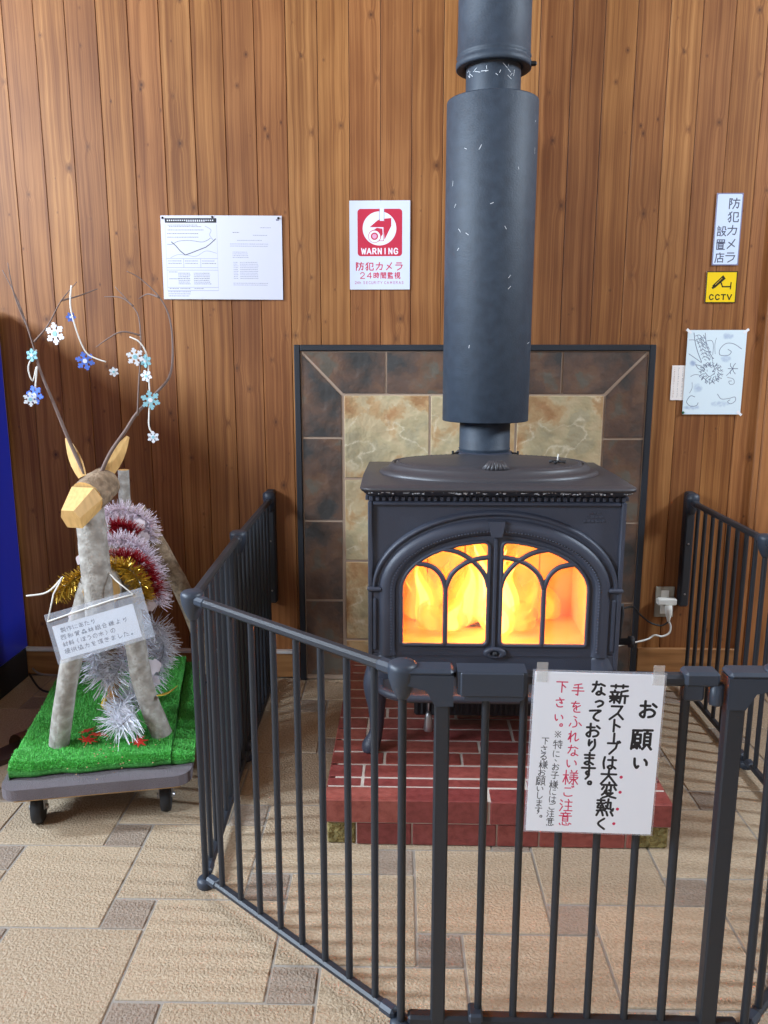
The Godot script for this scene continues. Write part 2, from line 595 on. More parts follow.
# cedar boards: eight boards of grain side by side in one picture
func wood_picture() -> Image:
	var cols := 12
	var cw := 112
	var w := cols * cw
	var h := 2048
	var n1 := FastNoiseLite.new()
	n1.seed = 5
	n1.frequency = 0.01
	n1.fractal_octaves = 3
	var n2 := FastNoiseLite.new()
	n2.seed = 9
	n2.frequency = 0.05
	n2.fractal_octaves = 2
	var data := PackedByteArray()
	data.resize(w * h * 3)
	for c in cols:
		var knots := []
		for k in rng.randi_range(9, 14):
			knots.append([rng.randf_range(8, 104), rng.randf_range(10, h - 10), rng.randf_range(1.8, 6.4) if rng.randf() < 0.6 else rng.randf_range(1.4, 2.6), rng.randf_range(0.25, 0.85)])
		var heart := rng.randf_range(20, 108)
		var figure := rng.randf_range(0.4, 1.0)
		var off := c * 731.0
		for y in h:
			var near := []
			for k in knots:
				if absf(y - k[1]) < 130:
					near.append(k)
			var bend := n1.get_noise_2d(off, y * 0.22) * 7.0
			for x in cw:
				var gx := x + 0.0
				var dark := 0.0
				for k in near:
					var dx: float = x - k[0]
					var dy: float = y - k[1]
					var rr: float = k[2]
					var d2 := dx * dx / (rr * rr) + dy * dy / (rr * rr * 0.75)
					gx += signf(dx) * rr * 2.2 * exp(-dy * dy / (rr * rr * 9.0)) * exp(-absf(dx) / (rr * 3.5))
					if d2 < 12.0:
						dark += k[3] * (exp(-d2 * 0.8) * 0.95 + 0.22 * exp(-pow(sqrt(d2) - 1.9, 2.0) * 3.0))
				var u := gx + bend
				var ring := n1.get_noise_2d(off + u * 7.0, y * 0.05)
				var broad := n1.get_noise_2d(off + 500.0 + u * 2.0, y * 0.035)
				var fibre := n2.get_noise_2d(off + gx * 11.0, y * 0.16)
				var cath := sin(pow(absf(u - heart), 1.25) * 0.33 + (y * 0.012 + n1.get_noise_2d(off + 70.0, y * 0.25) * 5.0) * figure) * 0.5
				var blotch := n1.get_noise_2d(off + 900.0 + x * 0.5, y * 0.25)
				var t := clampf(0.46 + ring * 0.46 + broad * 0.42 + cath * 0.14 + fibre * 0.22 + blotch * 0.36, 0.0, 1.0)
				dark = clampf(dark, 0.0, 0.9)
				var r := lerpf(lerpf(184, 126, t), 60, dark)
				var g := lerpf(lerpf(130, 76, t), 31, dark)
				var b := lerpf(lerpf(80, 37, t), 18, dark)
				var i := ((y * w) + c * cw + x) * 3
				data[i] = int(r)
				data[i + 1] = int(g)
				data[i + 2] = int(b)
	return Image.create_from_data(w, h, false, Image.FORMAT_RGB8, data)


func build_wall_planks() -> void:
	var tex := ImageTexture.create_from_image(wood_picture())
	M.planks = []
	for c in [Color(0.96, 0.94, 0.88), Color(0.91, 0.87, 0.84), Color(0.95, 0.91, 0.88), Color(0.88, 0.84, 0.81), Color(1.0, 1.0, 0.97), Color(0.93, 0.9, 0.86)]:
		var m := mat(Color(c.r * 0.95, c.g * 0.935, c.b * 0.91), 0.5, 0.45)
		m.albedo_texture = tex
		M.planks.append(m)
	var wall: Node = get_node("wall_back")
	var pitch := 0.1057
	var tones := [0, 2, 4, 0, 1, 2, 4, 0, 2, 1, 5, 0, 2, 4, 1, 3, 0, 5, 4, 3]
	for k in range(-34, 39):
		var x0 := -0.414 + pitch * k
		if x0 < -4.05 or x0 > 3.95:
			continue
		var st := tool(false)
		var col := posmod(k * 5, 12)
		var flip := (k * 7) % 3 == 0
		var turned := posmod(k, 3) == 1
		var h := 4.0
		var prof := [[0.0006, -0.012, 0.0], [0.0006, -0.002, 0.01], [0.0022, 0.0, 0.02], [pitch - 0.0022, 0.0, 0.98], [pitch - 0.0006, -0.002, 0.99], [pitch - 0.0006, -0.012, 1.0]]
		for i in prof.size() - 1:
			var a: Array = prof[i]
			var b: Array = prof[i + 1]
			var ua: float = (col + (1.0 - a[2] if flip else a[2]) * 0.984 + 0.008) / 12.0
			var ub: float = (col + (1.0 - b[2] if flip else b[2]) * 0.984 + 0.008) / 12.0
			var v0 := 0.999 if turned else 0.0
			var v1 := (0.999 - h / 3.0) if turned else h / 3.0
			for q in [[a, 0.0, ua, v0], [a, h, ua, v1], [b, h, ub, v1], [a, 0.0, ua, v0], [b, h, ub, v1], [b, 0.0, ub, v0]]:
				st.set_uv(Vector2(q[2], q[3]))
				st.add_vertex(Vector3(q[0][0] , q[1], q[0][1]))
		var o := obj("plank", st, M.planks[tones[posmod(k + 6, tones.size())]], wall)
		o.position = Vector3(x0, 0, 0)


func build_floor() -> void:
	var fl := structure("floor")
	box_part("slab", Vector3(0, -0.053, 3.5), Vector3(8.4, 0.1, 7.4), 0.0, M.grout, fl)
	var a := 0.0985
	var b := 0.2965
	var g := 0.006
	var meshes := []
	for s in [a, b]:
		var st := tool(false)
		cbox(st, Vector3(0, -0.006, 0), Vector3(s - g, 0.012, s - g), 0.0018)
		st.generate_normals()
		meshes.append(st.commit())
	var yaw := 0.009
	for i in range(-16, 17):
		for j in range(-16, 17):
			var px := a * i + b * j
			var pz := b * i - a * j
			var x := -0.668 + px * cos(yaw) + pz * sin(yaw)
			var z := 1.294 - px * sin(yaw) + pz * cos(yaw)
			if x < -2.3 or x > 2.2 or z < -0.1 or z > 2.9:
				continue
			if z > 0.05:
				var t := inst("tile", meshes[0], M.tile_small[posmod(i * 3 + j, 4)], fl)
				t.position = Vector3(x + a / 2, 0, z + a / 2)
				t.rotation.y = yaw
			var u := inst("tile", meshes[1], M.tile_big[posmod(i + j * 3, 4)], fl)
			u.position = Vector3(x - b + b / 2, 0, z - a * 2 + b / 2 - (b - 3 * a))
			u.rotation.y = yaw
	# the same paving going on outside the bay
	var far := tool(false)
	cbox(far, Vector3(0, -0.006, 5.1), Vector3(8.4, 0.01, 4.2), 0.0)
	cbox(far, Vector3(-3.45, -0.006, 1.5), Vector3(1.5, 0.01, 3.0), 0.0)
	cbox(far, Vector3(3.4, -0.006, 1.5), Vector3(1.6, 0.01, 3.0), 0.0)
	obj("far_paving", far, M.floor_far, fl)


# ==================================================================== tiled heat shield
func build_tile_board() -> void:
	var n := thing("tiled_heat_shield", "framed slate and sandstone tile board standing against wall behind the stove", "heat shield", Vector3(0.232, 0.0, 0.0))
	var w := 1.272
	var h := 1.262
	box_part("grout_bed", Vector3(0, h / 2, 0.0145), Vector3(w - 0.02, h - 0.01, 0.021), 0.0, M.joint, n)
	# frame
	for s in [-1, 1]:
		box_part("frame_side", Vector3(s * (w / 2 - 0.011), h / 2, 0.018), Vector3(0.022, h, 0.03), 0.003, M.fence, n)
	box_part("frame_top", Vector3(0, h - 0.011, 0.0185), Vector3(w - 0.044, 0.022, 0.031), 0.003, M.fence, n)
	var g := 0.0042
	var zi := 0.0275
	# 3 columns of sandstone
	var xs := [-0.463, -0.152, 0.156, 0.467]
	var ys := [0.02, 0.165, 0.473, 0.783, 1.088]
	for i in 3:
		for j in 4:
			var c := Vector3((xs[i] + xs[i + 1]) / 2, (ys[j] + ys[j + 1]) / 2, 0)
			var st := tool(false)
			cbox(st, Vector3(0, 0, zi - 0.004), Vector3(xs[i + 1] - xs[i] - 2 * g, ys[j + 1] - ys[j] - 2 * g, 0.008), 0.002)
			var o := obj("sandstone_tile", st, M.sand[(i * 3 + j) % 4], n)
			o.position = c
	# slate border with mitred corners
	var xo := w / 2 - 0.022
	var xi := 0.467
	var top := h - 0.022
	var yi := 1.088
	var tops := [-xo, -0.31, 0.0, 0.313, xo]
	for i in 4:
		var poly := PackedVector2Array()
		var l: float = tops[i] + g
		var r: float = tops[i + 1] - g
		var il := l
		var ir := r
		if i == 0:
			l = -xo + g * 2.5
			il = -xi + g
		if i == 3:
			r = xo - g * 2.5
			ir = xi - g
		for p in [Vector2(l, top - g), Vector2(r, top - g), Vector2(ir, yi + g), Vector2(il, yi + g)]:
			poly.append(p)
		slate_tile(poly, zi, M.slate[i], n)
	var hs := [0.02, 0.32, 0.625, 0.932, top]
	for s in [-1, 1]:
		for j in 4:
			var y0: float = hs[j] + g
			var y1: float = hs[j + 1] - g
			var yin := y1
			if j == 3:
				y1 = top - g * 2.5
				yin = yi - g
			var poly := PackedVector2Array([Vector2(s * (xo - g), y0), Vector2(s * (xo - g), y1), Vector2(s * (xi + g), yin), Vector2(s * (xi + g), y0)])
			slate_tile(poly, zi, M.slate[(j + 1 + (s + 1)) % 4], n)


func slate_tile(poly: PackedVector2Array, zi: float, m: Material, n: Node) -> void:
	var c := Vector2.ZERO
	for p in poly:
		c += p / poly.size()
	var own := PackedVector2Array()
	for p in poly:
		own.append(p - c)
	var st := tool(false)
	extrude(st, own, zi - 0.008, zi)
	obj("slate_tile", st, m, n).position = Vector3(c.x, c.y, 0)


# ==================================================================== brick hearth
func build_hearth() -> void:
	var n := thing("brick_hearth", "low red brick hearth plinth with pale joints under the stove", "hearth", Vector3(0.232, 0, 0))
	box_part("mortar_bed", Vector3(0, 0.0945, 0.585), Vector3(0.866, 0.064, 0.977), 0.0, M.mortar, n)
	box_part("mortar_core", Vector3(0, 0.031, 0.58), Vector3(0.716, 0.062, 0.978), 0.0, M.mortar, n)
	var zs := [0.118, 0.188, 0.258, 0.328, 0.4, 0.47, 0.541, 0.612, 0.683, 0.756, 0.827, 0.898, 0.966, 1.012, 1.08]
	var hw := 0.440
	var cuts := [0.095, 0.2, 0.31]
	for r in zs.size() - 1:
		var x := -hw
		var k := 0
		var first: float = [0.095, 0.205, 0.15, 0.095][r % 4]
		while x < hw - 0.02:
			var l := first if k == 0 else 0.213
			var x1 := minf(x + l, hw)
			if hw - x1 < 0.04:
				x1 = hw
			var d: float = zs[r + 1] - zs[r]
			var front := r == zs.size() - 2
			var st := tool(false)
			var jx := 0.007
			if front:
				cbox(st, Vector3(0, 0.0965, 0), Vector3(x1 - x - jx, 0.063, d - 0.0035), 0.0025)
			else:
				cbox(st, Vector3(0, 0.113, 0), Vector3(x1 - x - jx, 0.03, d - 0.0075), 0.002)
			var o := obj("brick", st, M.brick[(r * 3 + k * 2) % 5], n)
			o.position = Vector3((x + x1) / 2, rng.randf_range(-0.0008, 0.0008), (zs[r] + zs[r + 1]) / 2)
			x = x1
			k += 1
	# lower course along the front with yellow stone ends
	var xs := [-0.357, -0.215, 0.0, 0.107, 0.325, 0.357]
	for i in xs.size() - 1:
		var st := tool(false)
		cbox(st, Vector3(0, 0.031, 0), Vector3(xs[i + 1] - xs[i] - 0.004, 0.060, 0.06), 0.0025)
		var o := obj("brick", st, M.brick[(i * 2 + 1) % 5], n)
		o.position = Vector3((xs[i] + xs[i + 1]) / 2, 0, 1.043)
	for s in [-1, 1]:
		var st := tool(false)
		cbox(st, Vector3(0, 0.031, 0), Vector3(0.072, 0.062, 0.07), 0.004)
		var o := obj("stone_end_block", st, M.stone, n)
		o.position = Vector3(s * 0.395, 0, 1.034)
		o.set_meta("label", "rough yellow stone block")
		# side courses
		for j in 4:
			for row in 2:
				var sb := tool(false)
				cbox(sb, Vector3(0, 0.031 + 0.0655 * row, 0), Vector3(0.02, 0.060, 0.218), 0.002)
				var q := obj("brick", sb, M.brick[(j + row * 2) % 5], n)
				q.position = Vector3(s * (0.4265 if row > 0 else 0.41), 0, 0.235 + 0.222 * j - 0.02 * row)


# ==================================================================== the stove
func build_stove() -> void:
	var n := thing("wood_stove", "blue-black cast iron wood stove with arched double glass doors, fire burning inside", "wood stove", Vector3(0.239, 0.1295, 0.6))
	var iron: Material = M.iron
	var zf := 0.20
	var spring := 0.47
	# hollow body
	var bd := tool(false)
	for s in [-1, 1]:
		cbox(bd, Vector3(s * 0.333, 0.478, -0.034), Vector3(0.02, 0.472, 0.45), 0.003)
	cbox(bd, Vector3(0, 0.478, -0.25), Vector3(0.684, 0.472, 0.02), 0.003)
	cbox(bd, Vector3(0, 0.252, -0.034), Vector3(0.684, 0.022, 0.45), 0.003)
	obj("body", bd, iron, n)
	# front plate: spandrels over the arch, jambs beside the doors, rail below
	var arc := arch(0.333, 0.217, spring, 0.285)
	var fp := tool(false)
	for i in arc.size() - 1:
		var p := arc[i]
		var q := arc[i + 1]
		if p.y < spring - 0.001 and q.y <= spring:
			continue
		quad(fp, Vector3(p.x, p.y, zf), Vector3(p.x, 0.714, zf), Vector3(q.x, 0.714, zf), Vector3(q.x, q.y, zf))
		quad(fp, Vector3(p.x, p.y, zf), Vector3(q.x, q.y, zf), Vector3(q.x, q.y, zf - 0.03), Vector3(p.x, p.y, zf - 0.03))
	obj("front_plate", fp, iron, n)
	var rail := tool(false)
	cbox(rail, Vector3(0, 0.258, zf - 0.005), Vector3(0.686, 0.056, 0.03), 0.003)
	obj("bottom_rail", rail, iron, n)
	for s in [-1, 1]:
		var stile := tool(false)
		cbox(stile, Vector3(s * 0.3375, 0.478, zf + 0.004), Vector3(0.013, 0.472, 0.016), 0.003)
		obj("corner_stile", stile, iron, n)
		# pilaster below the spring of the arch
		var pil := tool(false)
		cbox(pil, Vector3(s * 0.325, 0.375, zf - 0.002), Vector3(0.033, 0.18, 0.02), 0.003)
		cbox(pil, Vector3(s * 0.3245, 0.37, zf + 0.009), Vector3(0.012, 0.15, 0.01), 0.004)
		obj("pilaster", pil, iron, n)
		var cap := tool(false)
		cbox(cap, Vector3(s * 0.326, 0.472, zf + 0.009), Vector3(0.040, 0.012, 0.026), 0.004)
		obj("capital", cap, iron, n)
	var tr := tool(false)
	cbox(tr, Vector3(0, 0.7085, zf + 0.004), Vector3(0.66, 0.011, 0.016), 0.003)
	obj("panel_border", tr, iron, n)
	# raised moulding round the arch
	var mo := tool()
	var o1 := arch(0.336, 0.221, spring, spring - 0.001)
	var o2 := arch(0.311, 0.194, spring, spring - 0.001)
	arch_band(mo, o1, o2, [[0.0, zf - 0.02], [0.0, zf + 0.004], [0.15, zf + 0.012], [0.32, zf + 0.015], [0.5, zf + 0.012], [0.62, zf + 0.003], [0.75, zf + 0.008], [0.88, zf + 0.008], [1.0, zf + 0.002], [1.0, zf - 0.03]])
	obj("arch_moulding", mo, iron, n)
	# cornice, dentils, top plate
	var co := tool()
	var prof := [[0.342, 0.196, 0.712], [0.344, 0.206, 0.7145], [0.344, 0.206, 0.729], [0.346, 0.212, 0.730], [0.349, 0.222, 0.734], [0.352, 0.234, 0.739], [0.357, 0.242, 0.746], [0.3600, 0.246, 0.748]]
	var rings := []
	for p in prof:
		var x: float = p[0]
		var z: float = p[1]
		rings.append(PackedVector3Array([Vector3(-x, p[2], -0.265), Vector3(-x, p[2], z - 0.012), Vector3(-x + 0.004, p[2], z - 0.004), Vector3(-x + 0.012, p[2], z), Vector3(x - 0.012, p[2], z), Vector3(x - 0.004, p[2], z - 0.004), Vector3(x, p[2], z - 0.012), Vector3(x, p[2], -0.265)]))
	loft(co, rings)
	obj("cornice", co, iron, n)
	var de := tool(false)
	for k in 40:
		cbox(de, Vector3(-0.335 + 0.670 * k / 39.0, 0.7215, 0.209), Vector3(0.0095, 0.0115, 0.008), 0.001)
	for s in [-1, 1]:
		for k in 26:
			cbox(de, Vector3(s * 0.347, 0.7215, 0.195 - 0.0169 * k), Vector3(0.008, 0.0115, 0.0095), 0.001)
	obj("dentil_row", de, iron, n).set_meta("kind", "stuff")
	var chips := tool(false)
	for k in 120:
		var x := rng.randf_range(-0.34, 0.35)
		if rng.randf() < 0.35 and x < -0.06:
			continue
		cbox(chips, Vector3(x, rng.randf_range(0.7395, 0.7445), 0.2372 + rng.randf_range(0.0, 0.003)), Vector3(rng.randf_range(0.0012, 0.0065), rng.randf_range(0.0012, 0.0034), 0.003), 0.0)
	var cho := obj("chipped_paint", chips, M.scuff, n)
	cho.set_meta("label", "chipped bare paint along cornice edge")
	cho.set_meta("kind", "stuff")
	var tp := tool()
	var trings := []
	for p in [[0.356, 0.7465], [0.363, 0.749], [0.364, 0.753], [0.361, 0.757], [0.30, 0.7575], [0.0, 0.7578]]:
		var x: float = p[0]
		var f := 1.0 if p[0] > 0.1 else 0.0
		var ring := PackedVector3Array()
		var zz := 0.25 * (x / 0.36) if p[0] > 0.35 else 0.19 * f
		var zb := -0.27 * (x / 0.36) if p[0] > 0.35 else -0.2 * f
		var c := 0.03 * f
		for q in [Vector2(-x, zb), Vector2(-x - 0.004 * f, (zz + zb) / 2), Vector2(-x, zz - c), Vector2(-x + c * 0.3, zz - c * 0.3), Vector2(-x + c, zz), Vector2(0, zz), Vector2(x - c, zz), Vector2(x - c * 0.3, zz - c * 0.3), Vector2(x, zz - c), Vector2(x + 0.004 * f, (zz + zb) / 2), Vector2(x, zb), Vector2(0, zb)]:
			ring.append(Vector3(q.x, p[1], q.y))
		trings.append(ring)
	loft(tp, trings)
	obj("top_plate", tp, M.iron_top, n)
	# oval lid with its stepped rim and a shell
	var lid := tool()
	lathe(lid, [[1.0, 0.752], [1.0, 0.7585], [0.99, 0.764], [0.975, 0.768], [0.955, 0.770], [0.925, 0.772], [0.90, 0.782], [0.885, 0.788], [0.87, 0.788], [0.865, 0.781], [0.852, 0.781], [0.848, 0.787], [0.835, 0.789], [0.5, 0.790], [0.0, 0.790]], 72, Vector3(0.0, 0, -0.045), 0.322, 0.212)
	var lo := obj("oval_lid", lid, M.iron_top, n)
	var bead := tool()
	for k in 90:
		var a := TAU * k / 90
		tube(bead, [Vector3(cos(a) * 0.266, 0.785, -0.045 + sin(a) * 0.175), Vector3(cos(a) * 0.266, 0.7905, -0.045 + sin(a) * 0.175)], [0.0028, 0.0018], 5)
	obj("lid_beading", bead, M.iron_top, lo).set_meta("kind", "stuff")
	var sh := tool()
	for k in 9:
		var a := PI * (k + 0.5) / 9.0
		tube(sh, [Vector3(0.005, 0.812, 0.105), Vector3(0.005 + cos(a) * 0.016, 0.808, 0.11 + sin(a) * 0.010), Vector3(0.005 + cos(a) * 0.034, 0.788, 0.115 + sin(a) * 0.024)], [0.003, 0.0055, 0.0065], 6)
	obj("shell_handle", sh, M.iron_top, lo)
	var fo := tool()
	lathe(fo, [[0.06, 0.62], [0.098, 0.64], [0.102, 0.70], [0.102, 0.7565], [0.06, 0.757]], 40, Vector3(0.011, 0, -0.29))
	obj("flue_outlet", fo, iron, n)
	build_doors(n, zf, spring)
	# ash lip
	var lip := tool(false)
	var plan := PackedVector2Array()
	plan.append(Vector2(-0.312, -0.20))
	for k in 9:
		var a := PI + PI / 2 * k / 8.0
		plan.append(Vector2(-0.21 + cos(a) * 0.102, -0.26 + sin(a) * 0.075))
	for k in 9:
		var a := PI * 1.5 + PI / 2 * k / 8.0
		plan.append(Vector2(0.21 + cos(a) * 0.102, -0.26 + sin(a) * 0.075))
	plan.append(Vector2(0.312, -0.20))
	var lay := Transform3D(Basis(Vector3.RIGHT, PI / 2).scaled(Vector3(1, 1, 1)), Vector3.ZERO)
	# lay: y of the plan becomes z with its sign turned
	lay = Transform3D(Basis(Vector3(1, 0, 0), Vector3(0, 0, -1), Vector3(0, 1, 0)), Vector3.ZERO)
	extrude(lip, plan, 0.196, 0.214, lay)
	var lipo := obj("ash_lip", lip, M.iron_top, n)
	var rim := tool()
	var rp := []
	for p in plan:
		rp.append(Vector3(p.x, 0.21, -p.y))
	tube(rim, rp, [0.011], 8)
	obj("lip_rim", rim, iron, lipo)
	# ash box with ribs
	var ab := tool(false)
	cbox(ab, Vector3(0, 0.135, -0.02), Vector3(0.43, 0.125, 0.34), 0.006)
	var abo := obj("ash_box", ab, M.iron_dark, n)
	var ribs := tool(false)
	for k in 27:
		cbox(ribs, Vector3(-0.208 + 0.416 * k / 26.0, 0.13, 0.153), Vector3(0.008, 0.10, 0.012), 0.002)
	obj("ribs", ribs, M.iron_dark, abo).set_meta("kind", "stuff")
	var hd := tool()
	tube(hd, [Vector3(-0.175, 0.15, 0.18), Vector3(-0.175, 0.105, 0.195)], [0.003], 6)
	var hdo := obj("damper_rod", hd, M.steel, n)
	var gr := tool()
	lathe(gr, [[0.0, 0.108], [0.006, 0.106], [0.010, 0.095], [0.012, 0.075], [0.014, 0.055], [0.012, 0.050], [0.0, 0.049]], 12, Vector3(-0.175, 0, 0.197))
	obj("grip", gr, M.steel, hdo)
	# legs
	for s in [-1, 1]:
		for f in [1, -1]:
			var lg := tool()
			var zc := 0.17 if f > 0 else -0.21
			var path := smooth_path([Vector3(s * 0.292, 0.275, zc), Vector3(s * 0.306, 0.23, zc + 0.01 * f), Vector3(s * 0.324, 0.185, zc + 0.025 * f), Vector3(s * 0.322, 0.12, zc + 0.03 * f), Vector3(s * 0.322, 0.055, zc + 0.035 * f), Vector3(s * 0.337, 0.014, zc + 0.05 * f), Vector3(s * 0.338, 0.0, zc + 0.052 * f)])
			tube(lg, path, smooth_radii([0.045, 0.046, 0.036, 0.024, 0.018, 0.026, 0.022]), 12)
			obj("leg", lg, iron, n)
	# air lever on the right side
	var lv := tool()
	tube(lv, [Vector3(0.338, 0.392, 0.10), Vector3(0.376, 0.392, 0.10), Vector3(0.378, 0.37, 0.10), Vector3(0.372, 0.29, 0.10)], [0.008, 0.011, 0.007, 0.007], 8)
	var lvo := obj("air_lever", lv, M.iron_dark, n)
	var kn := tool()
	tube(kn, [Vector3(0.358, 0.286, 0.10), Vector3(0.400, 0.286, 0.10), Vector3(0.402, 0.286, 0.10), Vector3(0.416, 0.286, 0.10)], [0.010, 0.010, 0.017, 0.017], 12)
	obj("knob", kn, M.iron_dark, lvo)
	# maker's plaque, cast letters too worn to read
	var pq := tool(false)
	for r in 3:
		var y := 0.683 - 0.011 * r
		for k in [3, 4, 6][r]:
			var wid := 0.009 if r < 2 else 0.0075
			cbox(pq, Vector3(0.262 - wid * 0.65 * ([3, 4, 6][r] - 1) + wid * 1.3 * k, y, zf + 0.0006), Vector3(wid, 0.0065, 0.0022), 0.0006)
	obj("cast_plaque", pq, iron, n).set_meta("kind", "stuff")
	# a small dark trivet-like piece with a pale pin standing on the lid
	var tv := thing("lid_trivet", "small dark metal trivet with pale upright pin on the stove lid", "trivet", Vector3(0.432, 0.9200, 0.61))
	var ts := tool()
	for k in 4:
		var a := TAU * k / 4 + 0.4
		tube(ts, [Vector3(0, 0.006, 0), Vector3(cos(a) * 0.012, 0.007, sin(a) * 0.01), Vector3(cos(a) * 0.024, 0.005, sin(a) * 0.018)], [0.004, 0.003, 0.0055], 7)
	obj("base", ts, M.black, tv)
	var pin := tool()
	tube(pin, [Vector3(0, 0.006, 0), Vector3(0.001, 0.028, 0)], [0.0025, 0.0012], 6)
	obj("pin", pin, M.white_plastic, tv)


func build_doors(n: Node3D, zf: float, spring: float) -> void:
	var zd := zf + 0.012
	var bottom := 0.282
	var ga := 0.2535
	var gb := 0.137
	var gbot := 0.313
	for s in [-1, 1]:
		# broad rounded band of this door
		var st := tool()
		var full_o := arch(0.315, 0.199, spring, bottom, 48)
		var full_i := arch(0.268, 0.152, spring, bottom, 48)
		var o := PackedVector2Array()
		var i_ := PackedVector2Array()
		for k in full_o.size():
			if full_o[k].x * s >= -0.0001:
				o.append(full_o[k])
				i_.append(full_i[k])
		arch_band(st, o, i_, [[0.0, zf - 0.025], [0.0, zf + 0.006], [0.12, zf + 0.016], [0.35, zf + 0.022], [0.6, zf + 0.022], [0.85, zf + 0.018], [1.0, zf + 0.012], [1.0, zf - 0.02]])
		var door := obj("door", st, M.iron, n)
		# beads along the band
		var bd := tool()
		var acc := 0.0
		var bo := arch(0.281, 0.165, spring, bottom + 0.01, 200)
		for k in bo.size() - 1:
			if bo[k].x * s < 0.0:
				continue
			var from := bo[k]
			var to := bo[k + 1]
			var seg := from.distance_to(to)
			while acc < seg:
				var p := from.lerp(to, acc / seg)
				tube(bd, [Vector3(p.x, p.y, zf + 0.018), Vector3(p.x, p.y, zf + 0.026)], [0.0030, 0.0018], 5)
				acc += 0.0085
			acc -= seg
		obj("beading", bd, M.iron, door).set_meta("kind", "stuff")
		# flat leaf with the opening cut out, as strips between its outline and the opening
		var inner := PackedVector2Array()
		var outer := PackedVector2Array()
		var c := 0.016
		var topx := 0.017
		var nn := 40
		# the opening: from the bottom outer corner up, over the arch, down the inner stile, back along the sill
		var ytop := spring + gb * sqrt(1.0 - pow((topx + c) / ga, 2.0))
		inner.append(Vector2(ga, gbot + 0.006))
		for k in 8:
			inner.append(Vector2(ga, lerpf(gbot + 0.01, spring, k / 8.0)))
		for k in nn + 1:
			var x := cos(acos((topx + c) / ga) * k / nn) * ga
			inner.append(Vector2(x, spring + gb * sqrt(maxf(0.0, 1.0 - pow(x / ga, 2.0)))))
		for k in range(1, 6):
			var a := PI / 2 + PI / 2 * k / 5.0
			inner.append(Vector2(topx + c + cos(a) * c, ytop - c + sin(a) * c))
		for k in range(1, 8):
			inner.append(Vector2(topx, lerpf(ytop - c, gbot + c, k / 8.0)))
		for k in 6:
			var a := PI + PI / 2 * k / 5.0
			inner.append(Vector2(topx + c + cos(a) * c, gbot + c + sin(a) * c))
		for k in range(1, 9):
			inner.append(Vector2(lerpf(topx + c, ga - 0.006, k / 8.0), gbot))
		var leaf_o := arch(0.268, 0.152, spring, bottom, 96)
		var outline := PackedVector2Array()
		for p in leaf_o:
			if p.x >= 0.001:
				outline.append(p)
		# outline runs from the top centre to the bottom right; close it along the bottom and the meeting stile
		outline.append(Vector2(0.0005, bottom))
		outline.append(Vector2(0.0005, spring + 0.15 * 0.99999))
		var leaf := CSGPolygon3D.new()
		leaf.polygon = mirrored(outline, s)
		leaf.depth = 0.018
		leaf.position = Vector3(0, 0, zd + 0.0)
		leaf.material = M.iron
		leaf.name = "door_leaf"
		var hole := CSGPolygon3D.new()
		hole.operation = CSGShape3D.OPERATION_SUBTRACTION
		hole.polygon = mirrored(inner, s)
		hole.depth = 0.2
		hole.position = Vector3(0, 0, 0.1)
		leaf.add_child(hole)
		door.add_child(leaf, true)
		var bp := []
		for p in inner:
			bp.append(Vector3(p.x * s, p.y, zd + 0.001))
		bp.append(bp[0])
		var be := tool()
		tube(be, bp, [0.0055], 8, false)
		obj("opening_bead", be, M.iron, door)
		# tracery: mullion and crossing pointed arcs
		var tz := zd + 0.0
		var paths := [
			[Vector2(0.133, gbot), Vector2(0.133, 0.40), Vector2(0.133, 0.478)],
			[Vector2(0.133, 0.474), Vector2(0.145, 0.510), Vector2(0.172, 0.536), Vector2(0.216, 0.545)],
			[Vector2(0.133, 0.474), Vector2(0.118, 0.513), Vector2(0.090, 0.540), Vector2(0.055, 0.556), Vector2(0.017, 0.563)],
			[Vector2(0.017, 0.480), Vector2(0.024, 0.505), Vector2(0.042, 0.533), Vector2(0.072, 0.560), Vector2(0.105, 0.577), Vector2(0.138, 0.584)],
		]
		for p in paths:
			var pts := []
			for q in p:
				pts.append(Vector3(q.x * s, q.y, tz))
			var tt := tool()
			tube(tt, smooth_path(pts, 6), [0.0072], 8)
			obj("tracery_bar", tt, M.iron, door)
		var gl := tool(false)
		extrude(gl, mirrored(inner, s), zd - 0.012, zd - 0.008)
		obj("glass_pane", gl, M.glass, door)
	var ks := tool(false)
	extrude(ks, PackedVector2Array([Vector2(-0.022, 0.664), Vector2(0.022, 0.664), Vector2(0.014, 0.622), Vector2(-0.014, 0.622)]), zf - 0.01, zf + 0.032)
	obj("keystone", ks, M.iron, n)
	var mt := tool(false)
	cbox(mt, Vector3(0.0, 0.45, zd + 0.0035), Vector3(0.009, 0.335, 0.006), 0.002)
	obj("meeting_bar", mt, M.iron, n)
	var lt := tool()
	lathe(lt, [[1.0, 0.0], [1.0, 0.008], [0.9, 0.012], [0.45, 0.014], [0.42, 0.010], [0.0, 0.010]], 24, Vector3.ZERO, 0.031, 0.017)
	var lo := obj("latch_boss", lt, M.iron, n)
	lo.position = Vector3(0.004, 0.293, zd + 0.0)
	lo.rotation.x = PI / 2
	var sp := tool()
	tube(sp, [Vector3(0, 0.008, 0), Vector3(0, 0.018, 0)], [0.007, 0.006], 10)
	obj("latch_spindle", sp, M.iron_dark, lo)
	build_fire(n)


func mirrored(p: PackedVector2Array, s: int) -> PackedVector2Array:
	var out := PackedVector2Array()
	for v in p:
		out.append(Vector2(v.x * s, v.y))
	if s < 0:
		out.reverse()
	return out


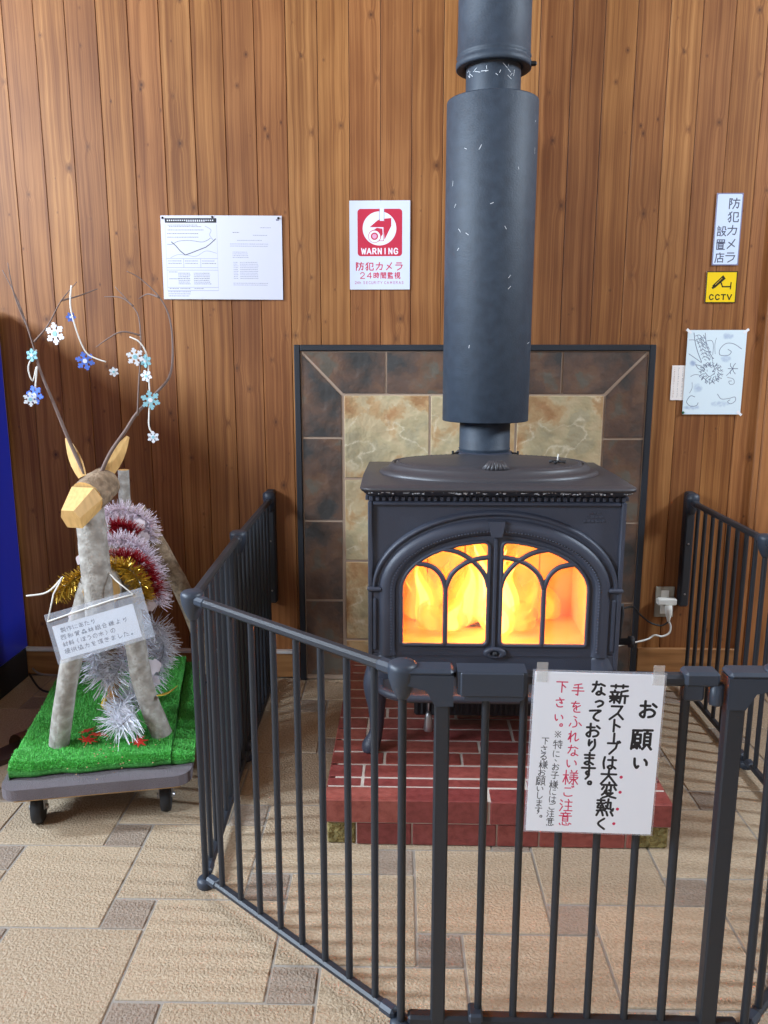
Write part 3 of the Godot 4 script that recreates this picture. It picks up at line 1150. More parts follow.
func build_fire(n: Node3D) -> void:
	# brick lining of the firebox
	var back := tool(false)
	for k in 5:
		cbox(back, Vector3(-0.232 + 0.116 * k, 0.44, -0.118), Vector3(0.113, 0.30, 0.02), 0.002)
	obj("lining_back", back, M.firebrick, n)
	for s in [-1, 1]:
		var side := tool(false)
		for k in 3:
			cbox(side, Vector3(s * 0.285, 0.44, -0.06 + 0.092 * k), Vector3(0.02, 0.30, 0.09), 0.002)
		obj("lining_side", side, M.firebrick, n)
	box_part("lining_floor", Vector3(0, 0.285, 0.03), Vector3(0.56, 0.02, 0.28), 0.002, M.firebrick, n)
	box_part("baffle", Vector3(0, 0.60, 0.02), Vector3(0.56, 0.02, 0.30), 0.002, M.charred, n)
	box_part("baffle_front", Vector3(0, 0.628, 0.172), Vector3(0.56, 0.074, 0.008), 0.001, M.charred, n)
	# logs and flames
	var logs := [[Vector3(-0.2, 0.318, -0.05), Vector3(0.16, 0.32, -0.04), 0.022], [Vector3(-0.16, 0.315, 0.0), Vector3(0.10, 0.318, 0.01), 0.020], [Vector3(-0.14, 0.352, -0.025), Vector3(0.12, 0.356, -0.02), 0.018]]
	for i in 3:
		var a: Array = logs[i]
		var lg := thing("firewood_log", ["charred split log lying at the back of the stove fire", "charred split log lying at the front of the stove fire", "charred split log lying on top of the stove fire"][i], "firewood", Vector3(0.239, 0.1295, 0.6), 0.0, "logs in the stove fire")
		var st := tool()
		var rings := tube_rings([a[0], a[0].lerp(a[1], 0.3), a[0].lerp(a[1], 0.7), a[1]], [a[2] * 0.9, a[2], a[2] * 0.95, a[2] * 0.85], 9, 0.12)
		loft(st, rings)
		fan(st, rings[0], true)
		fan(st, rings[3])
		obj("log", st, M.charred, lg)
	var fire := thing("flames", "yellow and orange flames burning behind the stove's glass doors", "fire", Vector3(0.239, 0.1295, 0.6))
	var tongues := [
		[-0.19, 0.01, 0.20, 0.040, 1], [-0.13, -0.03, 0.16, 0.045, 0], [-0.06, 0.02, 0.215, 0.050, 1], [-0.015, 0.0, 0.23, 0.045, 2],
		[0.05, 0.02, 0.225, 0.042, 2], [0.075, -0.04, 0.20, 0.05, 1], [0.13, -0.02, 0.14, 0.045, 0], [0.19, -0.05, 0.10, 0.035, 0], [-0.22, -0.04, 0.14, 0.03, 0], [-0.1, 0.06, 0.10, 0.045, 1], [0.02, 0.07, 0.10, 0.05, 2], [-0.17, 0.06, 0.08, 0.045, 0], [0.10, 0.06, 0.08, 0.045, 0]]
	var ms := [emit(c8(255, 132, 36), 1.7), emit(c8(255, 180, 70), 2.6), emit(c8(255, 222, 140), 3.6)]
	for m in ms:
		m.transparency = BaseMaterial3D.TRANSPARENCY_ALPHA
		m.albedo_color.a = 0.38
	for t in tongues:
		for shell in 3:
			var st := tool()
			var pts := []
			var rad := []
			var f: float = [1.25, 0.85, 0.5][shell]
			for k in 13:
				var u := k / 12.0
				pts.append(Vector3(t[0] + sin(u * 5.0 + t[0] * 30.0) * 0.024 * u, 0.30 + t[2] * 1.12 * u * lerpf(1.0, f, 0.35), t[1] + cos(u * 4.0 + t[0] * 20.0) * 0.012 * u))
				rad.append(t[3] * f * (sin(PI * pow(u, 0.55)) * 0.95 + 0.02) * (1.0 - 0.4 * u))
			tube(st, pts, rad, 14)
			obj("flame", st, ms[clampi(t[4] + shell - 1, 0, 2)], fire)
	for p in [Vector3(-0.12, 0.47, 0.10), Vector3(0.07, 0.48, 0.10)]:
		var l := OmniLight3D.new()
		l.name = "fire_light"
		l.position = Vector3(0.239, 0.1295, 0.6) + p
		l.light_color = c8(255, 138, 48)
		l.light_energy = 0.11
		l.light_size = 0.04
		l.omni_range = 10.0
		l.omni_attenuation = 2.0
		l.shadow_enabled = true
		add_child(l, true)


# ==================================================================== the stove pipe
func build_pipe() -> void:
	var n := thing("stove_pipe", "matt black steel stove pipe with a wide sleeve rising behind the stove", "stove pipe", Vector3(0.25, 0.0, 0.31))
	var co := tool()
	lathe(co, [[0.075, 0.8885], [0.104, 0.8885], [0.104, 0.892], [0.097, 0.898], [0.094, 0.915], [0.088, 0.921], [0.075, 0.921]], 40)
	obj("flue_collar", co, M.iron, n)
	var lo := tool()
	lathe(lo, [[0.0815, 0.8885], [0.0815, 0.927], [0.084, 0.930], [0.0815, 0.933], [0.0815, 1.08]], 48)
	obj("lower_pipe", lo, M.pipe, n)
	var sl := tool(false)
	sl.set_smooth_group(0)
	lathe(sl, [[0.1345, 1.05], [0.1345, 1.022], [0.1365, 1.020], [0.1375, 1.022], [0.1375, 1.966], [0.1365, 1.969]], 64)
	lathe(sl, [[0.1365, 1.969], [0.08, 1.970]], 64)
	obj("heat_sleeve", sl, M.pipe, n)
	var und := tool(false)
	lathe(und, [[0.1345, 1.04], [0.08, 1.04]], 48)
	obj("sleeve_bottom", und, M.pipe, n)
	var mi := tool()
	lathe(mi, [[0.0815, 1.96], [0.0815, 2.075], [0.084, 2.078], [0.0815, 2.081], [0.0815, 2.2]], 48)
	obj("neck_pipe", mi, M.pipe, n)
	var up := tool()
	lathe(up, [[0.085, 2.10], [0.085, 2.062], [0.108, 2.058], [0.1115, 2.060], [0.1125, 2.068], [0.1115, 2.076], [0.108, 2.080], [0.108, 2.088], [0.1105, 2.092], [0.108, 2.096], [0.1075, 2.2], [0.1075, 4.0]], 64)
	obj("upper_flue", up, M.pipe, n)
	var cl := tool(false)
	cbox(cl, Vector3(0.112, 2.066, 0.03), Vector3(0.022, 0.012, 0.014), 0.003)
	obj("clamp_bolt", cl, M.black, n)
	for s in [-1, 1]:
		var sc := tool()
		tube(sc, [Vector3(s * 0.082, 0.918, 0.03), Vector3(s * 0.104, 0.916, 0.035)], [0.003], 6)
		tube(sc, [Vector3(s * 0.104, 0.909, 0.035), Vector3(s * 0.104, 0.924, 0.035)], [0.004], 6)
		obj("thumb_screw", sc, M.black, n)
	# scratches in the paint
	var scr := tool(false)
	for k in 34:
		var a := rng.randf_range(0.3, 2.84)
		var y := rng.randf_range(1.25, 1.93) if k < 16 else rng.randf_range(2.015, 2.06)
		var r := 0.1378 if k < 16 else 0.0822
		var p := Vector3(cos(a) * r, y, sin(a) * r)
		var t := Vector3(-sin(a), 0, cos(a))
		var l := rng.randf_range(0.002, 0.010)
		var d := (t * rng.randf_range(-1, 1) + Vector3.UP * rng.randf_range(-1, 1)).normalized() * l
		var wv := d.cross(Vector3(cos(a), 0, sin(a))).normalized() * 0.0008
		quad(scr, p - d - wv, p - d + wv, p + d + wv, p + d - wv)
	var sco := obj("scratches", scr, M.scuff, n)
	sco.set_meta("label", "pale scratches in the paint")
	sco.set_meta("kind", "stuff")


# ==================================================================== hearth fence
const TOP := 0.715

func rail_between(called: String, a: Vector2, b: Vector2, y: float, hgt: float, wid: float, trim_a: float, trim_b: float, m: Material, parent: Node) -> MeshInstance3D:
	var d := b - a
	var l := d.length()
	var dir := d / l
	var p := a + dir * trim_a
	var q := b - dir * trim_b
	var mid := (p + q) / 2
	var xf := Transform3D(Basis(Vector3.UP, -atan2(dir.y, dir.x)), Vector3(mid.x, y, mid.y))
	var st := tool(false)
	cbox(st, Vector3.ZERO, Vector3(p.distance_to(q), hgt, wid), minf(hgt, wid) * 0.28, xf)
	return obj(called, st, m, parent)


func round_bar(called: String, p: Vector2, y0: float, y1: float, r: float, m: Material, parent: Node) -> MeshInstance3D:
	var st := tool()
	lathe(st, [[r, y0], [r, y1]], 12, Vector3(p.x, 0, p.y))
	return obj(called, st, m, parent)


func joint_post(p: Vector2, parent: Node) -> void:
	round_bar("joint_rod", p, 0.02, TOP - 0.05, 0.0075, M.fence, parent)
	var st := tool()
	lathe(st, [[0.0, TOP - 0.058], [0.009, TOP - 0.058], [0.012, TOP - 0.053], [0.019, TOP - 0.038], [0.0245, TOP - 0.02], [0.0255, TOP - 0.004], [0.0245, TOP + 0.004], [0.019, TOP + 0.008], [0.0, TOP + 0.009]], 24, Vector3(p.x, 0, p.y))
	obj("joint_cup", st, M.fence_plastic, parent)
	var ft := tool()
	lathe(ft, [[0.0, 0.0], [0.019, 0.0], [0.021, 0.004], [0.021, 0.016], [0.018, 0.021], [0.0, 0.022]], 20, Vector3(p.x, 0, p.y))
	obj("joint_foot", ft, M.fence_plastic, parent)


func fence_panel(label: String, a: Vector2, b: Vector2, post_a: bool, post_b: bool, bars := 8) -> Node3D:
	var mid := (a + b) / 2
	var n := thing("fence_panel", label, "fence panel", Vector3(mid.x, 0, mid.y), 0.0, "hinged panels of the hearth fence")
	var la := a - mid
	var lb := b - mid
	rail_between("top_rail", la, lb, TOP - 0.010, 0.017, 0.022, 0.016, 0.016, M.fence, n)
	rail_between("bottom_rail", la, lb, 0.026, 0.016, 0.020, 0.016, 0.016, M.fence, n)
	for e in [[la, lb], [lb, la]]:
		var d: Vector2 = (e[1] - e[0]).normalized()
		rail_between("rail_sleeve", e[0], e[0] + d * 0.055, TOP - 0.010, 0.021, 0.026, 0.012, 0.0, M.fence_plastic, n)
		rail_between("rail_sleeve", e[0], e[0] + d * 0.05, 0.026, 0.020, 0.024, 0.012, 0.0, M.fence_plastic, n)
	for k in bars:
		var p := la.lerp(lb, (k + 0.95) / (bars + 0.9))
		round_bar("bar", p, 0.03, TOP - 0.012, 0.0068, M.fence, n)
	if post_a:
		joint_post(la, n)
	if post_b:
		joint_post(lb, n)
	return n


func wall_bracket(label: String, x: float) -> void:
	var n := thing("wall_bracket", label, "bracket", Vector3(x, 0, 0), 0.0, "wall brackets of the hearth fence")
	box_part("rail_plate", Vector3(0, 0.525, 0.022), Vector3(0.034, 0.43, 0.040), 0.006, M.fence, n)
	var cp := tool()
	lathe(cp, [[0.0, 0.66], [0.012, 0.665], [0.02, 0.69], [0.024, 0.715], [0.023, 0.73], [0.016, 0.737], [0.0, 0.738]], 18, Vector3(0, 0, 0.05))
	obj("socket", cp, M.fence_plastic, n)
	for y in [0.68, 0.55, 0.36]:
		var st := tool()
		tube(st, [Vector3(0, y, 0.04), Vector3(0, y, 0.0445)], [0.004, 0.003], 8)
		obj("screw", st, M.steel, n)


func build_fence() -> void:
	wall_bracket("dark fence wall bracket on wood wall left of the tile board", -0.503)
	wall_bracket("dark fence wall bracket on wood wall beside the power outlet", 1.026)
	var j0 := Vector2(-0.503, 0.05)
	var j1 := Vector2(-0.492, 0.645)
	var j2 := Vector2(-0.468, 1.245)
	var j3 := Vector2(-0.006, 1.640)
	var j4 := Vector2(0.618, 1.645)
	var j5 := Vector2(1.03, 1.245)
	var j6 := Vector2(1.030, 0.648)
	var j7 := Vector2(1.026, 0.05)
	fence_panel("black barred fence panel fixed to the wall beside the deer", j1, j0, true, false)
	fence_panel("black barred fence panel beside the green turf, set square to the wall", j2, j1, true, false)
	fence_panel("black barred fence panel set diagonally between the deer side and the gate", j2, j3, false, true)
	fence_panel("black barred fence panel set diagonally next to the notice end of gate", j4, j5, true, true)
	fence_panel("black barred fence panel on the outlet side, next to the diagonal one", j5, j6, false, true)
	fence_panel("black barred fence panel fixed to the wall beside the power outlet", j6, j7, false, false)
	# the gate
	var zc := 1.642
	var n := thing("safety_gate", "black barred gate in the hearth fence, carrying the handwritten notice", "gate", Vector3(0.306, 0, zc))
	var x0 := 0.061 - 0.306
	var x1 := 0.549 - 0.306
	for x in [x0, x1]:
		box_part("post", Vector3(x, 0.355, 0), Vector3(0.026 if x < 0 else 0.030, 0.69, 0.026), 0.003, M.fence, n)
	# brackets from the posts to the neighbouring joints
	for s in [-1, 1]:
		var bk := tool(false)
		var xa := x0 if s < 0 else x1
		var xb := (j3.x if s < 0 else j4.x) - 0.306
		var poly := PackedVector2Array([Vector2(xa - s * 0.018, 0.707), Vector2(xb, 0.707), Vector2(xb, 0.690), Vector2(xa + s * 0.028, 0.680), Vector2(xa + s * 0.012, 0.652), Vector2(xa - s * 0.018, 0.652)])
		extrude(bk, poly, -0.017, 0.019)
		obj("bracket", bk, M.fence_plastic, n)
		var capst := tool(false)
		cbox(capst, Vector3((xa + xb) / 2 - s * 0.009, 0.711, 0.0), Vector3(absf(xb - xa) + 0.018, 0.012, 0.042), 0.005)
		obj("bracket_cap", capst, M.fence_plastic, n)
	box_part("top_rail", Vector3(0.0, 0.698, 0), Vector3(0.36, 0.020, 0.024), 0.005, M.fence, n)
	box_part("bottom_rail", Vector3(0.0, 0.030, 0), Vector3(0.60, 0.020, 0.024), 0.005, M.fence, n)
	for x in [0.135, 0.199, 0.267, 0.334, 0.401, 0.468]:
		round_bar("bar", Vector2(x - 0.306, 0), 0.03, 0.695, 0.0068 if x != 0.468 else 0.0078, M.fence, n)
	# latch housing by the left post
	var la := tool(false)
	extrude(la, PackedVector2Array([Vector2(0.0855 - 0.306, 0.715), Vector2(0.200 - 0.306, 0.715), Vector2(0.200 - 0.306, 0.676), Vector2(0.195 - 0.306, 0.668), Vector2(0.188 - 0.306, 0.664), Vector2(0.098 - 0.306, 0.664), Vector2(0.098 - 0.306, 0.676), Vector2(0.0855 - 0.306, 0.676)]), -0.018, 0.022)
	obj("latch_housing", la, M.fence_plastic, n)
	var lb := tool(false)
	cbox(lb, Vector3(0.142 - 0.306, 0.694, 0.0235), Vector3(0.104, 0.042, 0.006), 0.002)
	obj("latch_cover", lb, M.fence_plastic, n)
	var hg := tool(false)
	cbox(hg, Vector3(0.489 - 0.306, 0.703, 0.0), Vector3(0.058, 0.026, 0.036), 0.005)
	cbox(hg, Vector3(0.478 - 0.306, 0.681, 0.0), Vector3(0.034, 0.036, 0.026), 0.004)
	obj("hinge_block", hg, M.fence_plastic, n)
	var hs := tool()
	lathe(hs, [[0.0, 0.657], [0.011, 0.657], [0.012, 0.66], [0.012, 0.693], [0.0, 0.694]], 14, Vector3(0.516 - 0.306, 0, 0.006))
	obj("hinge_pin", hs, M.fence_plastic, n)
	var st2 := tool(false)
	cbox(st2, Vector3(0.13 - 0.306, 0.045, 0.004), Vector3(0.026, 0.02, 0.034), 0.004)
	obj("lower_catch", st2, M.fence_plastic, n)


# ==================================================================== left: blue cabinet, cart, deer
func build_cabinet() -> void:
	var n := thing("blue_cabinet", "dark blue glossy cabinet with a black base standing beside the log deer", "cabinet", Vector3(-1.86, 0, 0.485))
	box_part("body", Vector3(0, 0.745, 0), Vector3(0.80, 1.25, 0.93), 0.006, M.blue, n)
	box_part("plinth", Vector3(0, 0.06, 0), Vector3(0.79, 0.12, 0.92), 0.004, M.black, n)
	box_part("top_edge", Vector3(0, 1.377, 0), Vector3(0.80, 0.014, 0.93), 0.004, M.black, n)
	# slippers and cables on the floor behind the cart
	var sl := thing("slipper", "dark brown slipper lying on the floor beside the blue cabinet", "slipper", Vector3(-1.22, 0.0, 0.62), 62.0)
	var so := tool(false)
	var sole := PackedVector2Array()
	for k in 24:
		var a := TAU * k / 24
		sole.append(Vector2(cos(a) * 0.125, sin(a) * (0.042 - 0.006 * cos(a))))
	var lay := Transform3D(Basis(Vector3(1, 0, 0), Vector3(0, 0, -1), Vector3(0, 1, 0)), Vector3.ZERO)
	extrude(so, sole, 0.0, 0.016, lay)
	obj("sole", so, mat(c8(72, 52, 42), 0.7), sl)
	var vp := tool()
	var rings := []
	for i in 6:
		var ring := PackedVector3Array()
		var x := 0.0 + 0.11 * i / 5.0
		var hh := 0.058 * (1.0 - 0.5 * pow(i / 5.0, 2.0))
		var ww := 0.044 * sqrt(maxf(0.05, 1.0 - pow(x / 0.125, 2.0)))
		for k in 9:
			var a := PI * k / 8.0
			ring.append(Vector3(x, 0.012 + sin(a) * (hh - 0.012), cos(a) * ww))
		rings.append(ring)
	loft(vp, rings, false)
	obj("upper", vp, mat(c8(108, 74, 52), 0.7), sl)
	var ca := tool()
	tube(ca, smooth_path([Vector3(-1.45, 0.03, 0.02), Vector3(-1.37, 0.05, 0.12), Vector3(-1.26, 0.06, 0.16), Vector3(-1.1, 0.03, 0.14), Vector3(-0.9, 0.01, 0.1)]), [0.004], 6)
	var cb := obj("power_cable", ca, mat(c8(140, 132, 124), 0.6))
	tag(cb, "pale grey cable trailing along the wall behind the deer", "cable", "cables by the wall")
	var c2 := tool()
	tube(c2, smooth_path([Vector3(-1.45, 0.02, 0.05), Vector3(-1.33, 0.02, 0.2), Vector3(-1.22, 0.03, 0.22), Vector3(-1.05, 0.012, 0.12), Vector3(-0.75, 0.008, 0.08)]), [0.004], 6)
	tag(obj("power_cable", c2, M.black), "black cable trailing along the wall behind the deer", "cable", "cables by the wall")


func build_cart() -> void:
	var at := Vector3(-0.886, 0, 0.64)
	var turn := 12.0
	var n := thing("platform_cart", "low plywood platform cart on black casters carrying the log deer", "cart", at, turn)
	var poly := PackedVector2Array()
	for c in [[1, 1], [-1, 1], [-1, -1], [1, -1]]:
		for k in 6:
			var a: float = [0.0, PI / 2, PI, PI * 1.5][[[1, 1], [-1, 1], [-1, -1], [1, -1]].find(c)] + PI / 2 * k / 5.0
			poly.append(Vector2(c[0] * 0.195 + cos(a) * 0.045, c[1] * 0.36 + sin(a) * 0.045))
	var lay := Transform3D(Basis(Vector3(1, 0, 0), Vector3(0, 0, -1), Vector3(0, 1, 0)), Vector3.ZERO)
	var dk := tool(false)
	extrude(dk, poly, 0.108, 0.138, lay)
	obj("deck", dk, M.carpet, n)
	for s in [-1, 1]:
		box_part("plywood_rail", Vector3(0, 0.102, s * 0.33), Vector3(0.42, 0.014, 0.12), 0.003, M.ply, n)
	for sx in [-1, 1]:
		for sz in [-1, 1]:
			var p := Vector3(sx * 0.165, 0.0, sz * 0.325)
			var br := tool(false)
			cbox(br, p + Vector3(0, 0.091, 0), Vector3(0.06, 0.006, 0.06), 0.001)
			for e in [-1, 1]:
				cbox(br, p + Vector3(e * 0.017, 0.065, 0), Vector3(0.003, 0.05, 0.03), 0.001)
			var cs := obj("caster", br, M.steel, n)
			var wh := tool()
			tube(wh, [p + Vector3(-0.0135, 0.042, 0), p + Vector3(-0.0115, 0.042, 0), p + Vector3(0.0115, 0.042, 0), p + Vector3(0.0135, 0.042, 0)], [0.038, 0.042, 0.042, 0.038], 28)
			obj("wheel", wh, M.rubber, cs)
			var ax := tool()
			tube(ax, [p + Vector3(-0.024, 0.042, 0), p + Vector3(0.024, 0.042, 0)], [0.007], 10)
			obj("axle", ax, M.steel, cs)
	turf_mat("folded green artificial turf mat under the log deer's legs", at + Vector3(0, 0.138, 0), turn, -0.225, 0.185, -0.37, 0.352, 0.034)
	turf_mat("thin green artificial turf piece along the cart's fence side", at + Vector3(0, 0.138, 0), turn, 0.187, 0.245, -0.36, 0.345, 0.016)


func turf_mat(label: String, at: Vector3, turn: float, x0: float, x1: float, z0: float, z1: float, thick: float) -> void:
	var n := thing("turf_mat", label, "turf mat", at, turn, "turf mats on the cart")
	var ns := FastNoiseLite.new()
	ns.seed = 17
	ns.frequency = 6.0
	var rings := []
	var nx := 22
	# profile along z: top from back to front, rolled edge, short underside
	var prof := []
	for k in 26:
		prof.append(Vector2(lerpf(z0, z1 - thick * 0.5, k / 25.0), thick))
	for k in range(1, 8):
		var a := PI / 2 - PI * k / 7.0
		prof.append(Vector2(z1 - thick * 0.5 + cos(a) * thick * 0.55, thick / 2 + sin(a) * thick / 2))
	prof.append(Vector2(z1 - 0.12, 0.0))
	for p in prof:
		var ring := PackedVector3Array()
		for i in nx + 1:
			var x := lerpf(x0, x1, float(i) / nx)
			var lift: float = maxf(0.0, ns.get_noise_2d(x, p.y * 0.3 + p.x)) * 0.012 * (p.y / thick)
			var fold: float = 0.012 * exp(-pow((x - x0) / 0.06, 2.0)) * (p.y / thick) if p.x > z1 - 0.1 else 0.0
			ring.append(Vector3(x, p.y + lift + fold, p.x + 0.012 * ns.get_noise_1d(x * 2.0) * (1.0 if p.x > z1 - 0.1 else 0.0)))
		rings.append(ring)
	var st := tool()
	loft(st, rings, false)
	# closing sides
	for e in [0, nx]:
		for i in rings.size() - 2:
			var a: Vector3 = rings[i][e]
			var b: Vector3 = rings[i + 1][e]
			quad(st, a, b, Vector3(b.x, 0, b.z), Vector3(a.x, 0, a.z))
	obj("mat", st, M.turf, n)
	var blade := tool(false)
	tri(blade, Vector3(-0.0011, 0, 0), Vector3(0.0011, 0, 0), Vector3(0.0004, 0.0075, 0.001))
	blade.generate_normals()
	var mm := MultiMesh.new()
	mm.transform_format = MultiMesh.TRANSFORM_3D
	mm.mesh = blade.commit()
	var count := int((x1 - x0) * (z1 - z0) * 90000)
	mm.instance_count = count
	for k in count:
		var ri := rng.randi_range(0, rings.size() - 4)
		var xi := rng.randi_range(0, nx - 1)
		var u := rng.randf()
		var v := rng.randf()
		var p: Vector3 = rings[ri][xi].lerp(rings[ri][xi + 1], u).lerp(rings[ri + 1][xi].lerp(rings[ri + 1][xi + 1], u), v)
		var nrm: Vector3 = (rings[ri][xi + 1] - rings[ri][xi]).cross(rings[ri + 1][xi] - rings[ri][xi]).normalized()
		if nrm.y < 0 and nrm.z < 0.2:
			nrm = -nrm
		var side := nrm.cross(Vector3(rng.randf_range(-1, 1), rng.randf_range(-0.3, 0.3), rng.randf_range(-1, 1))).normalized()
		var b := Basis(side, nrm, side.cross(nrm)).rotated(side, rng.randf_range(-0.7, 0.7))
		mm.set_instance_transform(k, Transform3D(b, p))
	var mi := MultiMeshInstance3D.new()
	mi.multimesh = mm
	mi.name = "pile"
	mi.material_override = M.blade
	mi.set_meta("kind", "stuff")
	n.add_child(mi, true)


func log_part(called: String, pts: Array, radii: Array, parent: Node, m: Material = null, sides := 16) -> MeshInstance3D:
	var p := smooth_path(pts, 5)
	var r := smooth_radii(radii, 5)
	for i in r.size():
		r[i] *= 1.0 + rng.randf_range(-0.02, 0.02)
	var rings := tube_rings(p, r, sides, 0.02)
	var st := tool()
	loft(st, rings)
	var o := obj(called, st, m if m else M.bark, parent)
	var cap := tool(false)
	fan(cap, rings[0], true)
	fan(cap, rings[rings.size() - 1])
	second_surface(o, cap, m if m else M.bark, M.cut)
	return o


func build_deer() -> void:
	var org := Vector3(-0.80, 0.17, 0.9)
	var n := thing("log_deer", "deer built of peeled logs with twig antlers, standing on green turf", "deer", org)
	var L := func(x: float, y: float, z: float) -> Vector3: return Vector3(x, y, z) - org
	log_part("body", [L.call(-0.80, 0.62, 0.915), L.call(-0.86, 0.645, 0.65), L.call(-0.92, 0.68, 0.36)], [0.048, 0.066, 0.066], n)
	log_part("neck", [L.call(-0.787, 0.49, 0.965), L.call(-0.788, 0.62, 0.965), L.call(-0.794, 0.75, 0.962), L.call(-0.80, 0.865, 0.955)], [0.037, 0.036, 0.036, 0.035], n)
	log_part("leg", [L.call(-0.845, 0.64, 0.87), L.call(-0.885, 0.50, 0.885), L.call(-0.925, 0.33, 0.895), L.call(-0.955, 0.174, 0.90)], [0.026, 0.028, 0.027, 0.027], n)
	log_part("leg", [L.call(-0.775, 0.67, 0.83), L.call(-0.752, 0.52, 0.838), L.call(-0.732, 0.33, 0.84), L.call(-0.688, 0.174, 0.835)], [0.026, 0.028, 0.028, 0.028], n)
	log_part("leg", [L.call(-0.865, 0.74, 0.42), L.call(-0.80, 0.60, 0.40), L.call(-0.73, 0.42, 0.37), L.call(-0.66, 0.165, 0.34)], [0.028, 0.029, 0.029, 0.03], n, M.bark_brown)
	log_part("leg", [L.call(-0.97, 0.70, 0.42), L.call(-0.99, 0.55, 0.40), L.call(-1.01, 0.40, 0.37), L.call(-1.03, 0.165, 0.34)], [0.028, 0.029, 0.029, 0.03], n, M.bark_brown)
	log_part("tail", [L.call(-0.895, 0.70, 0.44), L.call(-0.895, 0.79, 0.44), L.call(-0.893, 0.872, 0.44)], [0.018, 0.018, 0.017], n)
	# head: a log pointing forward and down to the left, its end whittled to a blunt snout
	var back: Vector3 = L.call(-0.772, 0.908, 0.905)
	var front: Vector3 = L.call(-0.792, 0.881, 0.985)
	var tip: Vector3 = L.call(-0.809, 0.848, 1.055)
	var head := log_part("head", [back, back.lerp(front, 0.5), front], [0.040, 0.044, 0.044], n, M.bark_brown, 18)
	var dir := (tip - front).normalized()
	var side := dir.cross(Vector3.UP).normalized()
	var up := side.cross(dir).normalized()
	var sn := tool(false)
	var ring_a := PackedVector3Array()
	var ring_b := PackedVector3Array()
	for q in [[-0.70, -0.70], [0.70, -0.70], [1.0, 0.0], [0.70, 0.70], [-0.70, 0.70], [-1.0, 0.0]]:
		ring_a.append(front + (side * q[0] + up * q[1]) * 0.0445)
	for q in [[-0.6, -0.85], [0.45, -0.85], [0.62, -0.1], [0.40, 0.42], [-0.45, 0.42], [-0.68, -0.1]]:
		ring_b.append(tip + (side * q[0] + up * q[1]) * 0.040)
	loft(sn, [ring_a, ring_b])
	fan(sn, ring_b)
	obj("snout", sn, M.cut, head)
	# ears: split wedges of pale wood
	for e in [[L.call(-0.822, 0.925, 0.93), L.call(-0.862, 1.022, 0.915), -0.2], [L.call(-0.765, 0.925, 0.925), L.call(-0.706, 1.025, 0.91), 0.25]]:
		var p: Vector3 = e[0]
		var q: Vector3 = e[1]
		var ax := (q - p).normalized()
		var sd := ax.cross(Vector3(e[2], 0, 1)).normalized()
		var th := sd.cross(ax)
		var er := tool(false)
		var rings := []
		for k in 7:
			var u := k / 6.0
			var w := 0.0165 * sin(PI * (0.22 + 0.74 * u)) + 0.002
			var t := 0.009 * (1.0 - 0.7 * u)
			var c := p.lerp(q, u)
			rings.append(PackedVector3Array([c - sd * w, c - th * t, c + sd * w, c + th * t * 0.4]))
		loft(er, rings)
		fan(er, rings[6])
		obj("ear", er, M.cut, head)
	var antlers := [
		[[Vector3(-0.817, 0.930, 0.93), Vector3(-0.852, 1.018, 0.935), Vector3(-0.878, 1.105, 0.94), Vector3(-0.901, 1.191, 0.945), Vector3(-0.912, 1.259, 0.94), Vector3(-0.943, 1.358, 0.93), Vector3(-0.990, 1.433, 0.92)],
		[Vector3(-0.912, 1.259, 0.94), Vector3(-0.874, 1.299, 0.945), Vector3(-0.837, 1.358, 0.94), Vector3(-0.803, 1.398, 0.93)],
		[Vector3(-0.929, 1.299, 0.94), Vector3(-0.947, 1.370, 0.95), Vector3(-0.953, 1.440, 0.96)],
		[Vector3(-0.837, 1.358, 0.94), Vector3(-0.80, 1.372, 0.92), Vector3(-0.765, 1.384, 0.9)]],
		[[Vector3(-0.779, 0.930, 0.93), Vector3(-0.742, 0.988, 0.935), Vector3(-0.703, 1.038, 0.94), Vector3(-0.670, 1.083, 0.94), Vector3(-0.625, 1.130, 0.93), Vector3(-0.590, 1.172, 0.92), Vector3(-0.575, 1.235, 0.92), Vector3(-0.578, 1.306, 0.92), Vector3(-0.600, 1.363, 0.93), Vector3(-0.646, 1.405, 0.93), Vector3(-0.679, 1.426, 0.93)],
		[Vector3(-0.670, 1.083, 0.94), Vector3(-0.661, 1.155, 0.95), Vector3(-0.649, 1.239, 0.95), Vector3(-0.651, 1.316, 0.94), Vector3(-0.674, 1.353, 0.93), Vector3(-0.710, 1.391, 0.92)],
		[Vector3(-0.667, 1.346, 0.935), Vector3(-0.697, 1.363, 0.93), Vector3(-0.736, 1.370, 0.92)],
		[Vector3(-0.646, 1.275, 0.95), Vector3(-0.690, 1.282, 0.96), Vector3(-0.723, 1.268, 0.96), Vector3(-0.755, 1.244, 0.96)],
		[Vector3(-0.600, 1.363, 0.93), Vector3(-0.63, 1.372, 0.92), Vector3(-0.66, 1.362, 0.91)]]]
	for a in antlers:
		var st := tool()
		for i in a.size():
			var pts := []
			for v in a[i]:
				pts.append(v - org + Vector3(rng.randf_range(-1, 1), rng.randf_range(-1, 1), rng.randf_range(-1, 1)) * 0.004)
			var rad := []
			for k in pts.size():
				var r0: float = 0.0052 if i == 0 else 0.0025
				rad.append(lerpf(r0, 0.0009, float(k) / (pts.size() - 1)))
			tube(st, smooth_path(pts, 4), smooth_radii(rad, 4), 7)
		obj("antler", st, M.twig, n)
	build_snowflakes()
	build_tinsel()
	build_deer_placard()
	build_turf_trinkets()


